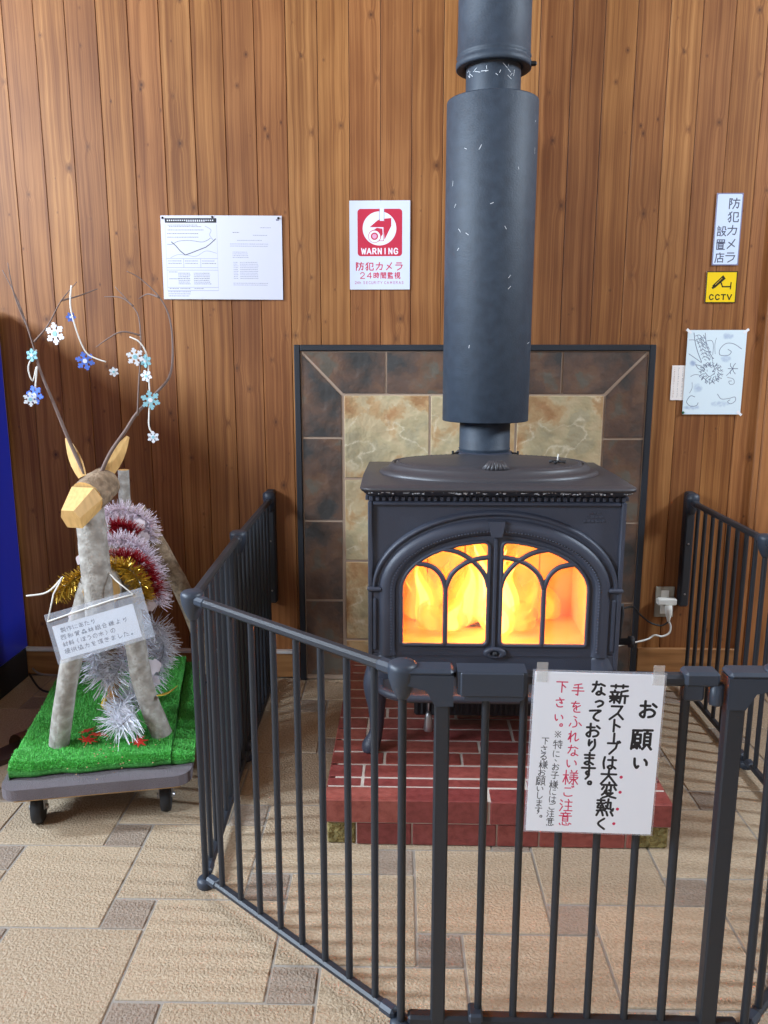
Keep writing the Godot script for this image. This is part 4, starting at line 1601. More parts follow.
func flake_poly(r: float) -> PackedVector2Array:
	var out := PackedVector2Array()
	for k in 6:
		var a := TAU * k / 6 + PI / 6
		var d := Vector2(cos(a), sin(a))
		var s := Vector2(-d.y, d.x)
		for q in [[0.34, -0.13], [0.5, -0.12], [0.62, -0.30], [0.78, -0.26], [0.76, -0.12], [0.94, -0.15], [1.0, 0.0], [0.94, 0.15], [0.76, 0.12], [0.78, 0.26], [0.62, 0.30], [0.5, 0.12], [0.34, 0.13]]:
			out.append((d * q[0] + s * q[1]) * r)
	return out


func build_snowflakes() -> void:
	var list := [
		["white", Vector3(-0.854, 1.278, 0.952), 0.027, 0.1, "large white glitter snowflake hanging from the fork of one antler"],
		["blue", Vector3(-0.786, 1.213, 0.95), 0.023, 0.25, "blue glitter snowflake at the lower end of the beaded twine"],
		["teal", Vector3(-0.913, 1.227, 0.956), 0.016, 0.0, "small teal snowflake above a blue and white one"],
		["blue", Vector3(-0.914, 1.131, 0.956), 0.024, 0.3, "blue snowflake hanging below a small teal one"],
		["white", Vector3(-0.923, 1.121, 0.962), 0.018, 0.0, "white snowflake lying over the lower half of a blue one"],
		["white", Vector3(-0.717, 1.187, 0.95), 0.012, 0.1, "tiny white snowflake dangling alone between the antlers"],
		["white", Vector3(-0.658, 1.223, 0.962), 0.022, 0.2, "white snowflake overlapping a teal one high on the twisted antler"],
		["teal", Vector3(-0.636, 1.213, 0.955), 0.016, 0.0, "teal snowflake half behind a white one"],
		["white", Vector3(-0.636, 1.177, 0.955), 0.015, 0.3, "small pale snowflake in the middle of the antler string"],
		["teal", Vector3(-0.629, 1.119, 0.955), 0.024, 0.15, "large teal and white snowflake at the antler string's end"],
		["white", Vector3(-0.629, 1.028, 0.95), 0.015, 0.0, "small white snowflake hanging lowest by the deer's ear"],
		["blue", Vector3(-0.813, 1.317, 0.95), 0.012, 0.5, "small deep blue snowflake at the top of the beaded twine"]]
	for f in list:
		var o := thing("snowflake_ornament", f[4], "ornament", f[1], 0.0, "snowflake ornaments on the antlers")
		o.rotation.z = f[3]
		o.rotation.y = rng.randf_range(-0.35, 0.35)
		var st := tool(false)
		extrude(st, flake_poly(f[2]), -0.0012, 0.0012)
		obj("flake", st, M["flake_" + f[0]], o)
		var hub := tool(false)
		var hp := PackedVector2Array()
		for k in 6:
			hp.append(Vector2(cos(TAU * k / 6), sin(TAU * k / 6)) * f[2] * 0.25)
		extrude(hub, hp, 0.0012, 0.0026)
		obj("hub", hub, M.flake_white if f[0] != "white" else M.flake_teal, o)
	var twines := [
		[[Vector3(-0.812, 1.392, 0.936), Vector3(-0.812, 1.34, 0.95), Vector3(-0.799, 1.275, 0.95), Vector3(-0.782, 1.234, 0.95), Vector3(-0.761, 1.220, 0.95), Vector3(-0.735, 1.211, 0.95)], "beaded white twine hanging from one antler with two blue snowflakes"],
		[[Vector3(-0.905, 1.240, 0.945), Vector3(-0.926, 1.2, 0.953), Vector3(-0.918, 1.165, 0.953), Vector3(-0.905, 1.2, 0.953), Vector3(-0.914, 1.14, 0.954)], "looped white twine holding a teal and a blue snowflake"],
		[[Vector3(-0.672, 1.27, 0.95), Vector3(-0.648, 1.258, 0.955), Vector3(-0.633, 1.227, 0.952), Vector3(-0.631, 1.167, 0.952), Vector3(-0.632, 1.119, 0.952), Vector3(-0.638, 1.058, 0.95), Vector3(-0.629, 1.035, 0.949)], "white twine strung with pale snowflakes on the twisted antler"]]
	for t in twines:
		var st := tool()
		tube(st, smooth_path(t[0], 5), [0.0018], 6)
		tag(obj("ornament_twine", st, M.string), t[1], "twine", "twines on the antlers")


# a garland: thin strips standing out all round a path
func garland(label: String, pts: Array, radius: float, density: float, m: Material, wind := 0.0) -> Node3D:
	var n := thing("tinsel_garland", label, "garland", pts[0], 0.0, "tinsel garlands on the deer")
	var org: Vector3 = pts[0]
	var path := smooth_path(pts, 10)
	var st := tool(false)
	var core := []
	for p in path:
		core.append(p - org)
	for i in path.size() - 1:
		var a: Vector3 = core[i]
		var b: Vector3 = core[i + 1]
		var t := (b - a).normalized()
		var cnt := int(a.distance_to(b) * density)
		for k in cnt:
			var p := a.lerp(b, rng.randf())
			var d := Vector3(rng.randf_range(-1, 1), rng.randf_range(-1, 1), rng.randf_range(-1, 1))
			d = (d - t * d.dot(t) * 0.7).normalized()
			var l := radius * rng.randf_range(0.6, 1.1)
			var w := d.cross(Vector3(rng.randf_range(-1, 1), rng.randf_range(-1, 1), rng.randf_range(-1, 1))).normalized() * 0.0012
			var q := p + d * l + Vector3(0, -0.15 * l, 0)
			quad(st, p - w, p + w, q + w * 0.6, q - w * 0.6)
	obj("strands", st, m, n).set_meta("kind", "stuff")
	var cr := tool()
	tube(cr, core, [0.002], 5)
	obj("core_wire", cr, M.steel, n)
	return n


func leaf_on(n: Node3D, at: Vector3, size: float, facing: Vector3, roll: float, m: Material) -> void:
	var st := tool(false)
	var z := facing.normalized()
	var x := z.cross(Vector3.UP).normalized().rotated(z, roll)
	var y := z.cross(x)
	var xf := Transform3D(Basis(x, y, z), at - n.position)
	var poly := PackedVector2Array()
	for q in [[-0.06, 0], [-0.35, 0.22], [-0.28, 0.34], [-0.42, 0.5], [-0.24, 0.62], [-0.2, 0.8], [0, 1.0], [0.2, 0.8], [0.24, 0.62], [0.42, 0.5], [0.28, 0.34], [0.35, 0.22], [0.06, 0]]:
		poly.append(Vector2(q[0], q[1]) * size)
	extrude(st, poly, -0.0008, 0.0008, xf)
	obj("leaf", st, m, n)


func build_tinsel() -> void:
	var g1 := garland("white tinsel garland wound over the deer's rump, beside red tinsel", [Vector3(-0.90, 0.755, 0.60), Vector3(-0.86, 0.775, 0.60), Vector3(-0.81, 0.765, 0.60), Vector3(-0.77, 0.735, 0.60), Vector3(-0.765, 0.69, 0.62)], 0.042, 4600, M.tinsel_pink)
	for q in [[Vector3(-0.77, 0.745, 0.63), 0.05, -1.2], [Vector3(-0.755, 0.70, 0.64), 0.045, -1.7]]:
		leaf_on(g1, q[0], q[1], Vector3(0.2, 0.2, 1), q[2], M.leaf_white)
	garland("short dark red tinsel tuft on the deer's rump between white tinsel", [Vector3(-0.86, 0.735, 0.655), Vector3(-0.82, 0.735, 0.66), Vector3(-0.785, 0.715, 0.66)], 0.036, 8000, M.tinsel_red)
	var g2 := garland("white tinsel garland across the middle of the deer's back", [Vector3(-0.86, 0.70, 0.72), Vector3(-0.82, 0.712, 0.72), Vector3(-0.77, 0.70, 0.72), Vector3(-0.725, 0.655, 0.74), Vector3(-0.70, 0.60, 0.76), Vector3(-0.695, 0.54, 0.78)], 0.042, 4600, M.tinsel_pink)
	for q in [[Vector3(-0.71, 0.65, 0.79), 0.055, -1.4], [Vector3(-0.69, 0.60, 0.80), 0.05, -2.0], [Vector3(-0.695, 0.545, 0.80), 0.05, -1.6]]:
		leaf_on(g2, q[0], q[1], Vector3(0.2, 0.1, 1), q[2], M.leaf_white)
	garland("dark red tinsel garland across the deer's back above the gold one", [Vector3(-0.85, 0.66, 0.79), Vector3(-0.80, 0.678, 0.79), Vector3(-0.75, 0.672, 0.79), Vector3(-0.715, 0.635, 0.80), Vector3(-0.70, 0.585, 0.81)], 0.037, 9000, M.tinsel_red)
	garland("gold tinsel garland round the deer's shoulders behind the neck", [Vector3(-0.935, 0.60, 0.88), Vector3(-0.90, 0.632, 0.875), Vector3(-0.85, 0.66, 0.86), Vector3(-0.79, 0.672, 0.855), Vector3(-0.745, 0.665, 0.86), Vector3(-0.715, 0.635, 0.87), Vector3(-0.70, 0.585, 0.88)], 0.034, 6500, M.tinsel_gold)
	var g3 := garland("long white tinsel garland heaped below the deer between its legs", [Vector3(-0.87, 0.47, 0.80), Vector3(-0.875, 0.39, 0.81), Vector3(-0.83, 0.33, 0.83), Vector3(-0.79, 0.40, 0.78), Vector3(-0.73, 0.46, 0.72), Vector3(-0.71, 0.38, 0.71), Vector3(-0.745, 0.30, 0.74), Vector3(-0.80, 0.26, 0.85), Vector3(-0.785, 0.232, 0.905), Vector3(-0.745, 0.262, 0.885)], 0.056, 3600, M.tinsel_white)
	for q in [[Vector3(-0.70, 0.36, 0.77), 0.06, -1.3], [Vector3(-0.71, 0.30, 0.76), 0.05, -1.8], [Vector3(-0.90, 0.55, 0.90), 0.05, 1.3], [Vector3(-0.91, 0.68, 0.80), 0.05, 1.2]]:
		leaf_on(g3, q[0], q[1], Vector3(0.1, 0.2, 1), q[2], M.leaf_white)


func maple(label: String, at: Vector3, size: float, turn: float) -> void:
	var n := thing("maple_leaf", label, "leaf", at, turn, "red maple leaves on the turf")
	var poly := PackedVector2Array()
	for k in 7:
		var a := -PI * 0.75 + PI * 1.5 * k / 6.0
		var r: float = [0.6, 0.85, 1.0, 1.0, 1.0, 0.85, 0.6][k]
		for q in [[-0.16, 0.42], [-0.10, 0.75], [0.0, 1.0], [0.10, 0.75]]:
			poly.append(Vector2(cos(a + q[0]), sin(a + q[0])) * q[1] * r * size)
	poly.append(Vector2(-0.3, 0.03) * size)
	poly.append(Vector2(-0.9, 0.03) * size)
	poly.append(Vector2(-0.9, -0.03) * size)
	poly.append(Vector2(-0.3, -0.03) * size)
	var lay := Transform3D(Basis(Vector3(1, 0, 0), Vector3(0, 0.25, -0.97), Vector3(0, 0.97, 0.25)), Vector3.ZERO)
	var st := tool(false)
	extrude(st, poly, 0.0, 0.0012, lay)
	obj("blade", st, M.leaf_red, n)


func build_turf_trinkets() -> void:
	maple("red maple leaf on the turf in front of the deer's fence-side foot", Vector3(-0.735, 0.186, 0.90), 0.030, 20)
	maple("red maple leaf on the turf beside the small squirrel figure", Vector3(-0.872, 0.19, 0.905), 0.032, 100)
	maple("red maple leaf leaning on the white tinsel heap", Vector3(-0.838, 0.205, 0.90), 0.030, 160)
	maple("red maple leaf lying at the deer's cabinet-side foot", Vector3(-0.895, 0.188, 0.84), 0.028, 240)
	# a small furry animal figure half hidden in the tinsel
	var sq := thing("animal_figure", "small brown furry animal figure sitting among tinsel on the turf", "figure", Vector3(-0.872, 0.1745, 0.70))
	var st := tool()
	lathe(st, [[0.0, 0.0], [0.022, 0.004], [0.028, 0.025], [0.024, 0.05], [0.015, 0.066], [0.017, 0.075], [0.024, 0.09], [0.022, 0.106], [0.012, 0.116], [0.0, 0.118]], 16)
	obj("body", st, M.fur, sq)
	for s in [-1, 1]:
		var er := tool()
		tube(er, [Vector3(s * 0.012, 0.108, 0), Vector3(s * 0.018, 0.12, 0), Vector3(s * 0.02, 0.128, 0)], [0.006, 0.006, 0.001], 8)
		obj("ear", er, M.fur, sq)
		var ey := tool()
		tube(ey, [Vector3(s * 0.009, 0.098, 0.018), Vector3(s * 0.009, 0.098, 0.0245)], [0.003, 0.002], 8)
		obj("eye", ey, M.black, sq)
	var by := tool()
	tube(by, smooth_path([Vector3(-0.012, 0.02, 0.022), Vector3(-0.018, 0.04, 0.032), Vector3(-0.012, 0.062, 0.026)]), smooth_radii([0.004, 0.010, 0.004]), 8)
	obj("held_yellow_nut", by, M.leaf_yellow, sq)
	var yl := thing("yellow_leaf", "curled yellow leaf behind the deer's fence-side leg", "leaf", Vector3(-0.672, 0.30, 0.85))
	var lf := tool()
	var rings := []
	for k in 6:
		var u := k / 5.0
		var c := Vector3(-0.02 + 0.06 * u, 0.03 * u * u, 0)
		var w := 0.010 * sin(PI * (0.1 + 0.8 * u))
		rings.append(PackedVector3Array([c + Vector3(0, 0, -w), c + Vector3(0, -w * 0.4, 0), c + Vector3(0, 0, w), c + Vector3(0, -w * 0.4 + 0.001, 0)]))
	loft(lf, rings)
	obj("blade", lf, M.leaf_yellow, yl)
	var seeds := tool(false)
	for k in 40:
		var p := Vector3(rng.randf_range(-0.17, 0.14), 0.006, rng.randf_range(-0.03, 0.05))
		cbox(seeds, p, Vector3(0.004, 0.002, 0.003), 0.0008, Transform3D(Basis(Vector3.UP, rng.randf() * TAU), Vector3.ZERO))
	var so := obj("leaf_crumbs", seeds, M.ply)
	so.position = Vector3(-0.80, 0.1735, 0.925)
	so.rotation_degrees.y = 12
	so.set_meta("kind", "stuff")
	tag(so, "pale crumbs of leaf and seed scattered on the turf", "crumbs")


# ==================================================================== lettering
# strokes on a grid of 100 by 100, four digits a point: x then y
const GLYPH := {
	"木": "0835 9235/5005 5095/4838 0880/5238 9280",
	"口": "1515 1590/1515 8515 8590/1582 8582",
	"日": "2005 2095/2005 8005 8095/2050 8050/2092 8092",
	"目": "2005 2095/2005 8005 8095/2034 8034/2064 8064/2092 8092",
	"頁": "0506 9506/5006 4022/2022 2078/2022 8022 8078/2040 8040/2058 8058/2076 8076/3580 0898/6580 9598",
	"氵": "2010 7022/0838 6050/0895 8060",
	"扌": "0528 9528/5505 5590 3085/0570 9552",
	"亻": "7005 0550/4840 4898",
	"心": "0855 1588/3035 3280 4592 7590 7872/5540 6255/8045 9565",
	"灬": "1505 0595/3505 4295/6005 6895/8505 9895",
	"艹": "0535 9535/3010 3070/7010 7070",
	"糸": "5505 2530 6040/8020 1855 8050/5550 5098/2068 0890/7568 9588",
	"力": "0832 8832 8270 7390 5586/5005 4550 0895",
	"丁": "0515 9515/5515 5590 3085",
	"原": "0808 9508/1010 1050 0298/5510 4525/3028 3068/3028 8528 8568/3048 8548/3068 8568/5868 5895 4290/3578 2092/7578 9092",
	"立木": "2804 2816/0518 5218/1530 2045/4528 4045/0250 5550",
	"斤": "9005 1515/1515 1260 0098/1545 9945/6545 6598",
	"大": "0535 9535/5005 4845 0595/5245 9595",
	"変": "5002 5015/0518 9518/3818 3545 2560/6218 6255 5250/1830 0845/8230 9448/3855 1080/3068 7568 5085 1598/3572 6090 9598",
	"埶": "0516 4516/2503 2540/0540 4540/1548 0865/3248 4065/0876 4576/2560 2599/0599 4892/5233 8233 8285 9598 9882/6805 6560 5099/5560 7082",
	"手": "7505 2015/1535 8535/0558 9558/5012 5090 3585",
	"羕": "2005 2815/8005 7018/1022 9022/1535 8535/0548 9548/5020 5048/5050 5095 3590/1060 4062 0590/9055 5568/5560 9592",
	"主": "4505 5518/1025 9025/1558 8558/0592 9592/5025 5092",
	"音": "5002 5020/1525 8525/3232 3860/6832 6260/0566 9566",
	"下": "0512 9512/5012 5095/5535 8055",
	"牛": "3010 0838/2030 9530/0262 9852/5803 5898",
	"寺": "1015 9015/5002 5032/0032 9932/0555 9555/7038 7090 5085/2065 4080",
	"子": "1510 8010 5032/5232 5290 3085/0548 9548",
	"阝": "1505 1598/1508 8508 5030 8550 4562",
	"方": "5002 5018/0520 9520/4020 3560 0598/3845 8545 8080 7092 5585",
	"犭": "8505 0535/3512 7045 6885 4598 2588/6548 0575",
	"㔾": "1512 8512 8550 6552/1512 1585 2595 9095 9575",
	"カ": "0832 8832 8270 7390 5586/5005 4550 0895",
	"メ": "8008 5055 1592/2535 8075",
	"ラ": "2010 8010/0835 9035 7570 3095",
	"言": "3002 4512/0520 9520/1535 8535/1550 8550/1565 1598/1565 8565 8598/1592 8592",
	"殳": "2508 2530 0848/2508 7508 7535 9538/1055 8055 5080 0898/2060 5582 9598",
	"置": "1003 1025/1003 9003 9025/3805 3825/6205 6225/1025 9025/0535 9535/5028 5042/2842 2888/2842 7842 7888/2857 7857/2872 7872/2888 7888/1045 1098 9598",
	"店": "5002 5014/1214 9514/1516 1255 0298/5522 5560/5538 9038/3060 3096/3060 8560 8596/3092 8592",
	"門": "0505 0598/0505 4005 4042/0522 4022/0540 4040/9505 9595 8090/9505 6005 6042/6022 9522/6040 9540",
	"監": "0805 0855/0805 5005/0855 5055/3005 3020/0820 4520/0838 4538/3038 3055/4520 4538/6802 5530/6515 9515/7028 8038/1562 1592/1562 8562 8592/3862 3892/6262 6292/0294 9894",
	"礻": "4003 5515/1025 8525 1060/5045 5098/5848 8062",
	"儿": "3502 3040 0098/6002 6080 7096 9895 9850",
	"八": "3502 0598/6502 9598",
	"製": "1503 0815/0812 5012/0225 5525/3002 3055/1035 1052/1035 5035 5050/6808 6840/8803 8848 7850/5055 5062/0565 9565/4565 0588/3072 3095 4590/5066 9598/8070 6580",
	"乍": "3003 0530/2022 9822/4022 4098/4048 9048/4072 9072",
	"西": "0508 9508/1028 1095/1028 9028 9095/3808 3555 2062/6208 6258 8060/1090 9090",
	"禾": "8505 2012/0232 9832/5010 5098/4835 0575/5235 9570",
	"且": "2008 2092/2008 8008 8092/2035 8035/2062 8062/0292 9892",
	"亼": "5002 0585/5002 9585/3078 7078",
	"才": "0528 9828/6503 6590 4085/6232 0580",
	"米": "5003 5098/0245 9845/2012 3530/8010 6530/4848 0280/5248 9878",
	"斗": "1512 4028/0840 3555/0275 9965/7003 7098",
	"疋": "0510 9510/5010 5080/5045 8545/2832 0598/1858 5090 9892",
	"共": "0528 9528/3003 3058/7003 7058/0258 9858/3068 0898/7068 9898",
	"十": "0540 9540/5005 5098",
	"お": "0830 6030/3205 3285 1890 0875 3555 6550 8865 8085 5592/7520 9535",
	"い": "1225 1560 2882 3872/7530 8845 9062",
	"は": "1510 0850 1590/4030 9530/7008 7080 5592 4080 5570 7575 9590",
	"な": "0825 5025/3205 2545 0872/6020 8832/6545 6582 5092 3585 5070 7078 9290",
	"っ": "3055 6045 8555 8075 5090",
	"て": "0818 9015 5540 4070 6590 8092",
	"り": "2812 2540 3055/3050 4530 5025/7008 7550 6575 4595",
	"ま": "1522 8522/2045 8045/5005 5080 3592 1882 3570 5575 8090",
	"す": "0522 9522/5505 5555 4568 3555 4545 5555 5575 3598",
	"。": "2070 3570 4082 3595 1592 1378 2070",
	"を": "1020 7520/4505 2550 5040 5575/8538 4062 3582 5092 8592",
	"ふ": "3508 5518/4530 6055 5580 3088/1560 0580/7555 9575",
	"れ": "2505 2595/0830 2528 0575 3545 5525 6525 6270 7085 9270",
	"ご": "2018 7018/1560 2080 5088 8582/7802 8312/9000 9508",
	"さ": "0828 8522/4005 7055 4548/1565 2585 5092 7588",
	"に": "1510 0850 1590/5025 8525/4570 5585 9085",
	"る": "2010 7510 1565 5545 8555 8580 5595 3588 4575 6082",
	"し": "2505 2570 4092 7580 9060",
	"あ": "1022 8518/4003 3850 5090/7035 4580 1580 2055 5545 8050 8875 6095",
	"た": "0522 5522/2805 0895/5545 8545/5075 6088 9288",
	"よ": "5230 8530/5005 5080 3592 1880 3570 5575 8590",
	"ほ": "1510 0850 1590/4015 9515/4040 9540/7015 7080 5592 4080 5570 7575 9590",
	"う": "3005 6015/1535 5528 8045 7575 3598",
	"の": "5012 4560 2085 0860 1530 5012 8025 9055 7585 5595",
	"き": "1518 8015/1538 8535/4003 7552 4550/1868 3088 7090",
	"く": "7005 2048 7595",
	"ス": "1512 8012 5555 0892/5555 9090",
	"ト": "3505 3595/3840 8060",
	"ー": "5005 5095",
	"ブ": "0815 7815 7050 2595/8003 8812/9200 9908",
	"、": "1070 3090",
	"※": "1515 8585/8515 1585/5010 5022/1050 2250/7850 9050/5078 5090",
	"(": "7005 4550 7095",
	")": "3005 5550 3095",
	"W": "0005 2595 5020 7595 9905",
	"A": "0595 5005 9595/2265 7865",
	"R": "1595 1505 6505 8518 8535 6550 1550/5050 9095",
	"N": "1595 1505 8595 8505",
	"I": "5005 5095",
	"G": "9022 7008 4005 1530 1570 4095 7592 9080 9055 6055",
	"C": "9022 7008 4005 1530 1570 4095 7092 9078",
	"T": "0505 9505/5005 5095",
	"V": "0505 5095 9505",
	"S": "8515 5005 2015 2535 7555 8575 6592 3595 1582",
	"E": "8505 1505 1595 8595/1550 7550",
	"U": "1505 1575 3595 6595 8575 8505",
	"Y": "0505 5050 9505/5050 5095",
	"M": "1095 1005 5065 9005 9095",
	"2": "1525 3505 7005 8525 7550 1595 9095",
	"4": "7095 7005 1068 9068",
	"h": "2005 2095/2055 4540 7045 7595",
}
const BUILT := {
	"願": [["原", 0, 0, 50, 100], ["頁", 52, 0, 100, 100]],
	"頂": [["丁", 0, 10, 42, 95], ["頁", 45, 0, 100, 100]],
	"薪": [["艹", 0, 0, 100, 26], ["立木", 0, 28, 95, 100], ["木", 0, 60, 54, 100], ["斤", 56, 28, 100, 100]],
	"熱": [["埶", 0, 0, 100, 72], ["灬", 0, 76, 100, 100]],
	"様": [["木", 0, 0, 40, 100], ["羕", 40, 0, 100, 100]],
	"注": [["氵", 0, 0, 28, 100], ["主", 32, 0, 100, 100]],
	"意": [["音", 0, 0, 100, 46], ["日", 18, 36, 82, 72], ["心", 0, 70, 100, 102]],
	"特": [["牛", 0, 0, 42, 100], ["寺", 44, 0, 100, 100]],
	"防": [["阝", 0, 0, 32, 100], ["方", 34, 0, 100, 100]],
	"犯": [["犭", 0, 0, 38, 100], ["㔾", 42, 0, 100, 100]],
	"設": [["言", 0, 0, 44, 100], ["殳", 48, 0, 100, 100]],
	"時": [["日", -6, 8, 42, 88], ["寺", 40, 0, 100, 100]],
	"間": [["門", 0, 0, 100, 100], ["日", 24, 50, 76, 92]],
	"視": [["礻", 0, 0, 38, 100], ["目", 36, 0, 102, 64], ["儿", 40, 62, 100, 100]],
	"作": [["亻", 0, 0, 34, 100], ["乍", 34, 0, 100, 100]],
	"和": [["禾", 0, 0, 54, 100], ["口", 54, 22, 102, 86]],
	"賀": [["力", 0, 0, 50, 38], ["口", 52, 2, 100, 38], ["目", 12, 40, 88, 84], ["八", 15, 84, 85, 100]],
	"森": [["木", 20, 0, 80, 50], ["木", 0, 50, 50, 100], ["木", 50, 50, 100, 100]],
	"林": [["木", 0, 0, 50, 100], ["木", 50, 0, 100, 100]],
	"組": [["糸", 0, 0, 46, 100], ["且", 46, 0, 104, 100]],
	"合": [["亼", 0, 0, 100, 54], ["口", 18, 54, 82, 104]],
	"材": [["木", 0, 0, 46, 100], ["才", 46, 0, 100, 100]],
	"料": [["米", 0, 0, 50, 100], ["斗", 50, 0, 100, 100]],
	"提": [["扌", 0, 0, 38, 100], ["日", 40, 0, 98, 46], ["疋", 36, 46, 100, 100]],
	"供": [["亻", 0, 0, 30, 100], ["共", 32, 0, 100, 100]],
	"協": [["十", 0, 0, 28, 100], ["力", 42, 0, 84, 46], ["力", 28, 50, 62, 100], ["力", 64, 50, 100, 100]],
}
const KANA := "おいはなってりますをふれごさにるしあたよほうのきく。GCSU2h"


func strokes_of(ch: String) -> Array:
	var out := []
	if BUILT.has(ch):
		for c in BUILT[ch]:
			for s in strokes_of(c[0]):
				var q := []
				for p in s:
					q.append(Vector2(lerpf(c[1], c[3], p.x / 100.0), lerpf(c[2], c[4], p.y / 100.0)))
				out.append(q)
		return out
	if not GLYPH.has(ch):
		return out
	for s in GLYPH[ch].split("/"):
		var q := []
		for w in s.split(" "):
			q.append(Vector2(w.substr(0, 2).to_int(), w.substr(2, 2).to_int()))
		if q.size() > 2 and KANA.contains(ch):
			q = smooth_path(q, 4)
		out.append(q)
	return out


func seg(img: Image, a: Vector2, b: Vector2, r: float, c: Color) -> void:
	var x0 := maxi(0, int(minf(a.x, b.x) - r - 1))
	var x1 := mini(img.get_width() - 1, int(maxf(a.x, b.x) + r + 2))
	var y0 := maxi(0, int(minf(a.y, b.y) - r - 1))
	var y1 := mini(img.get_height() - 1, int(maxf(a.y, b.y) + r + 2))
	var d := b - a
	var dd := maxf(d.length_squared(), 0.0001)
	for y in range(y0, y1 + 1):
		for x in range(x0, x1 + 1):
			var p := Vector2(x + 0.5, y + 0.5)
			var t := clampf((p - a).dot(d) / dd, 0.0, 1.0)
			var al := clampf(r + 0.5 - p.distance_to(a + d * t), 0.0, 1.0)
			if al > 0.0:
				img.set_pixel(x, y, img.get_pixel(x, y).lerp(c, al * c.a))


func line(img: Image, pts: Array, r: float, c: Color, curved := false) -> void:
	var p := smooth_path(pts, 6) if curved else pts
	for i in p.size() - 1:
		seg(img, p[i], p[i + 1], r, c)


func glyph(img: Image, ch: String, at: Vector2, w: float, h: float, r: float, c: Color) -> void:
	for s in strokes_of(ch):
		for i in s.size() - 1:
			seg(img, at + Vector2((s[i].x - 50) * w / 100.0, (s[i].y - 50) * h / 100.0), at + Vector2((s[i + 1].x - 50) * w / 100.0, (s[i + 1].y - 50) * h / 100.0), r, c)


func text_row(img: Image, t: String, at: Vector2, step: float, w: float, h: float, r: float, c: Color) -> void:
	for i in t.length():
		glyph(img, t[i], at + Vector2(step * i, 0), w, h, r, c)


func disc(img: Image, at: Vector2, r: float, c: Color) -> void:
	seg(img, at, at + Vector2(0.01, 0), r, c)


func poly_fill(img: Image, poly: PackedVector2Array, c: Color) -> void:
	var lo := poly[0]
	var hi := poly[0]
	for p in poly:
		lo = lo.min(p)
		hi = hi.max(p)
	for y in range(maxi(0, int(lo.y)), mini(img.get_height(), int(hi.y) + 2)):
		for x in range(maxi(0, int(lo.x)), mini(img.get_width(), int(hi.x) + 2)):
			if Geometry2D.is_point_in_polygon(Vector2(x + 0.5, y + 0.5), poly):
				img.set_pixel(x, y, c)


func blank(w: int, h: int, c: Color) -> Image:
	var img := Image.create_empty(w, h, false, Image.FORMAT_RGB8)
	img.fill(c)
	return img


# a thin sheet, printed on its front; origin at its centre, front towards +z
func sheet(called: String, w: float, h: float, thick: float, img: Image, rough: float, parent: Node = null, bow := 0.0) -> MeshInstance3D:
	var st := tool()
	var nx := 12
	for i in nx:
		for q in [[0, 0], [0, 1], [1, 1], [0, 0], [1, 1], [1, 0]]:
			var u: float = (i + q[0]) / float(nx)
			st.set_uv(Vector2(u, 1.0 - q[1]))
			st.add_vertex(Vector3((u - 0.5) * w, (q[1] - 0.5) * h, thick / 2 + bow * sin(u * PI)))
	var m := mat(Color.WHITE, rough)
	m.albedo_texture = ImageTexture.create_from_image(img)
	m.texture_repeat = false
	var o := obj(called, st, m, parent)
	var b := tool(false)
	for i in nx:
		var u0 := i / float(nx)
		var u1 := (i + 1) / float(nx)
		var z0 := bow * sin(u0 * PI)
		var z1 := bow * sin(u1 * PI)
		quad(b, Vector3((u0 - 0.5) * w, -h / 2, -thick / 2 + z0), Vector3((u1 - 0.5) * w, -h / 2, -thick / 2 + z1), Vector3((u1 - 0.5) * w, h / 2, -thick / 2 + z1), Vector3((u0 - 0.5) * w, h / 2, -thick / 2 + z0))
		quad(b, Vector3((u0 - 0.5) * w, h / 2, -thick / 2 + z0), Vector3((u1 - 0.5) * w, h / 2, -thick / 2 + z1), Vector3((u1 - 0.5) * w, h / 2, thick / 2 + z1), Vector3((u0 - 0.5) * w, h / 2, thick / 2 + z0))
		quad(b, Vector3((u0 - 0.5) * w, -h / 2, thick / 2 + z0), Vector3((u1 - 0.5) * w, -h / 2, thick / 2 + z1), Vector3((u1 - 0.5) * w, -h / 2, -thick / 2 + z1), Vector3((u0 - 0.5) * w, -h / 2, -thick / 2 + z0))
	for s in [-1, 1]:
		quad(b, Vector3(s * w / 2, -h / 2, -thick / 2), Vector3(s * w / 2, h / 2, -thick / 2), Vector3(s * w / 2, h / 2, thick / 2), Vector3(s * w / 2, -h / 2, thick / 2))
	second_surface(o, b, m, M.paper)
	return o


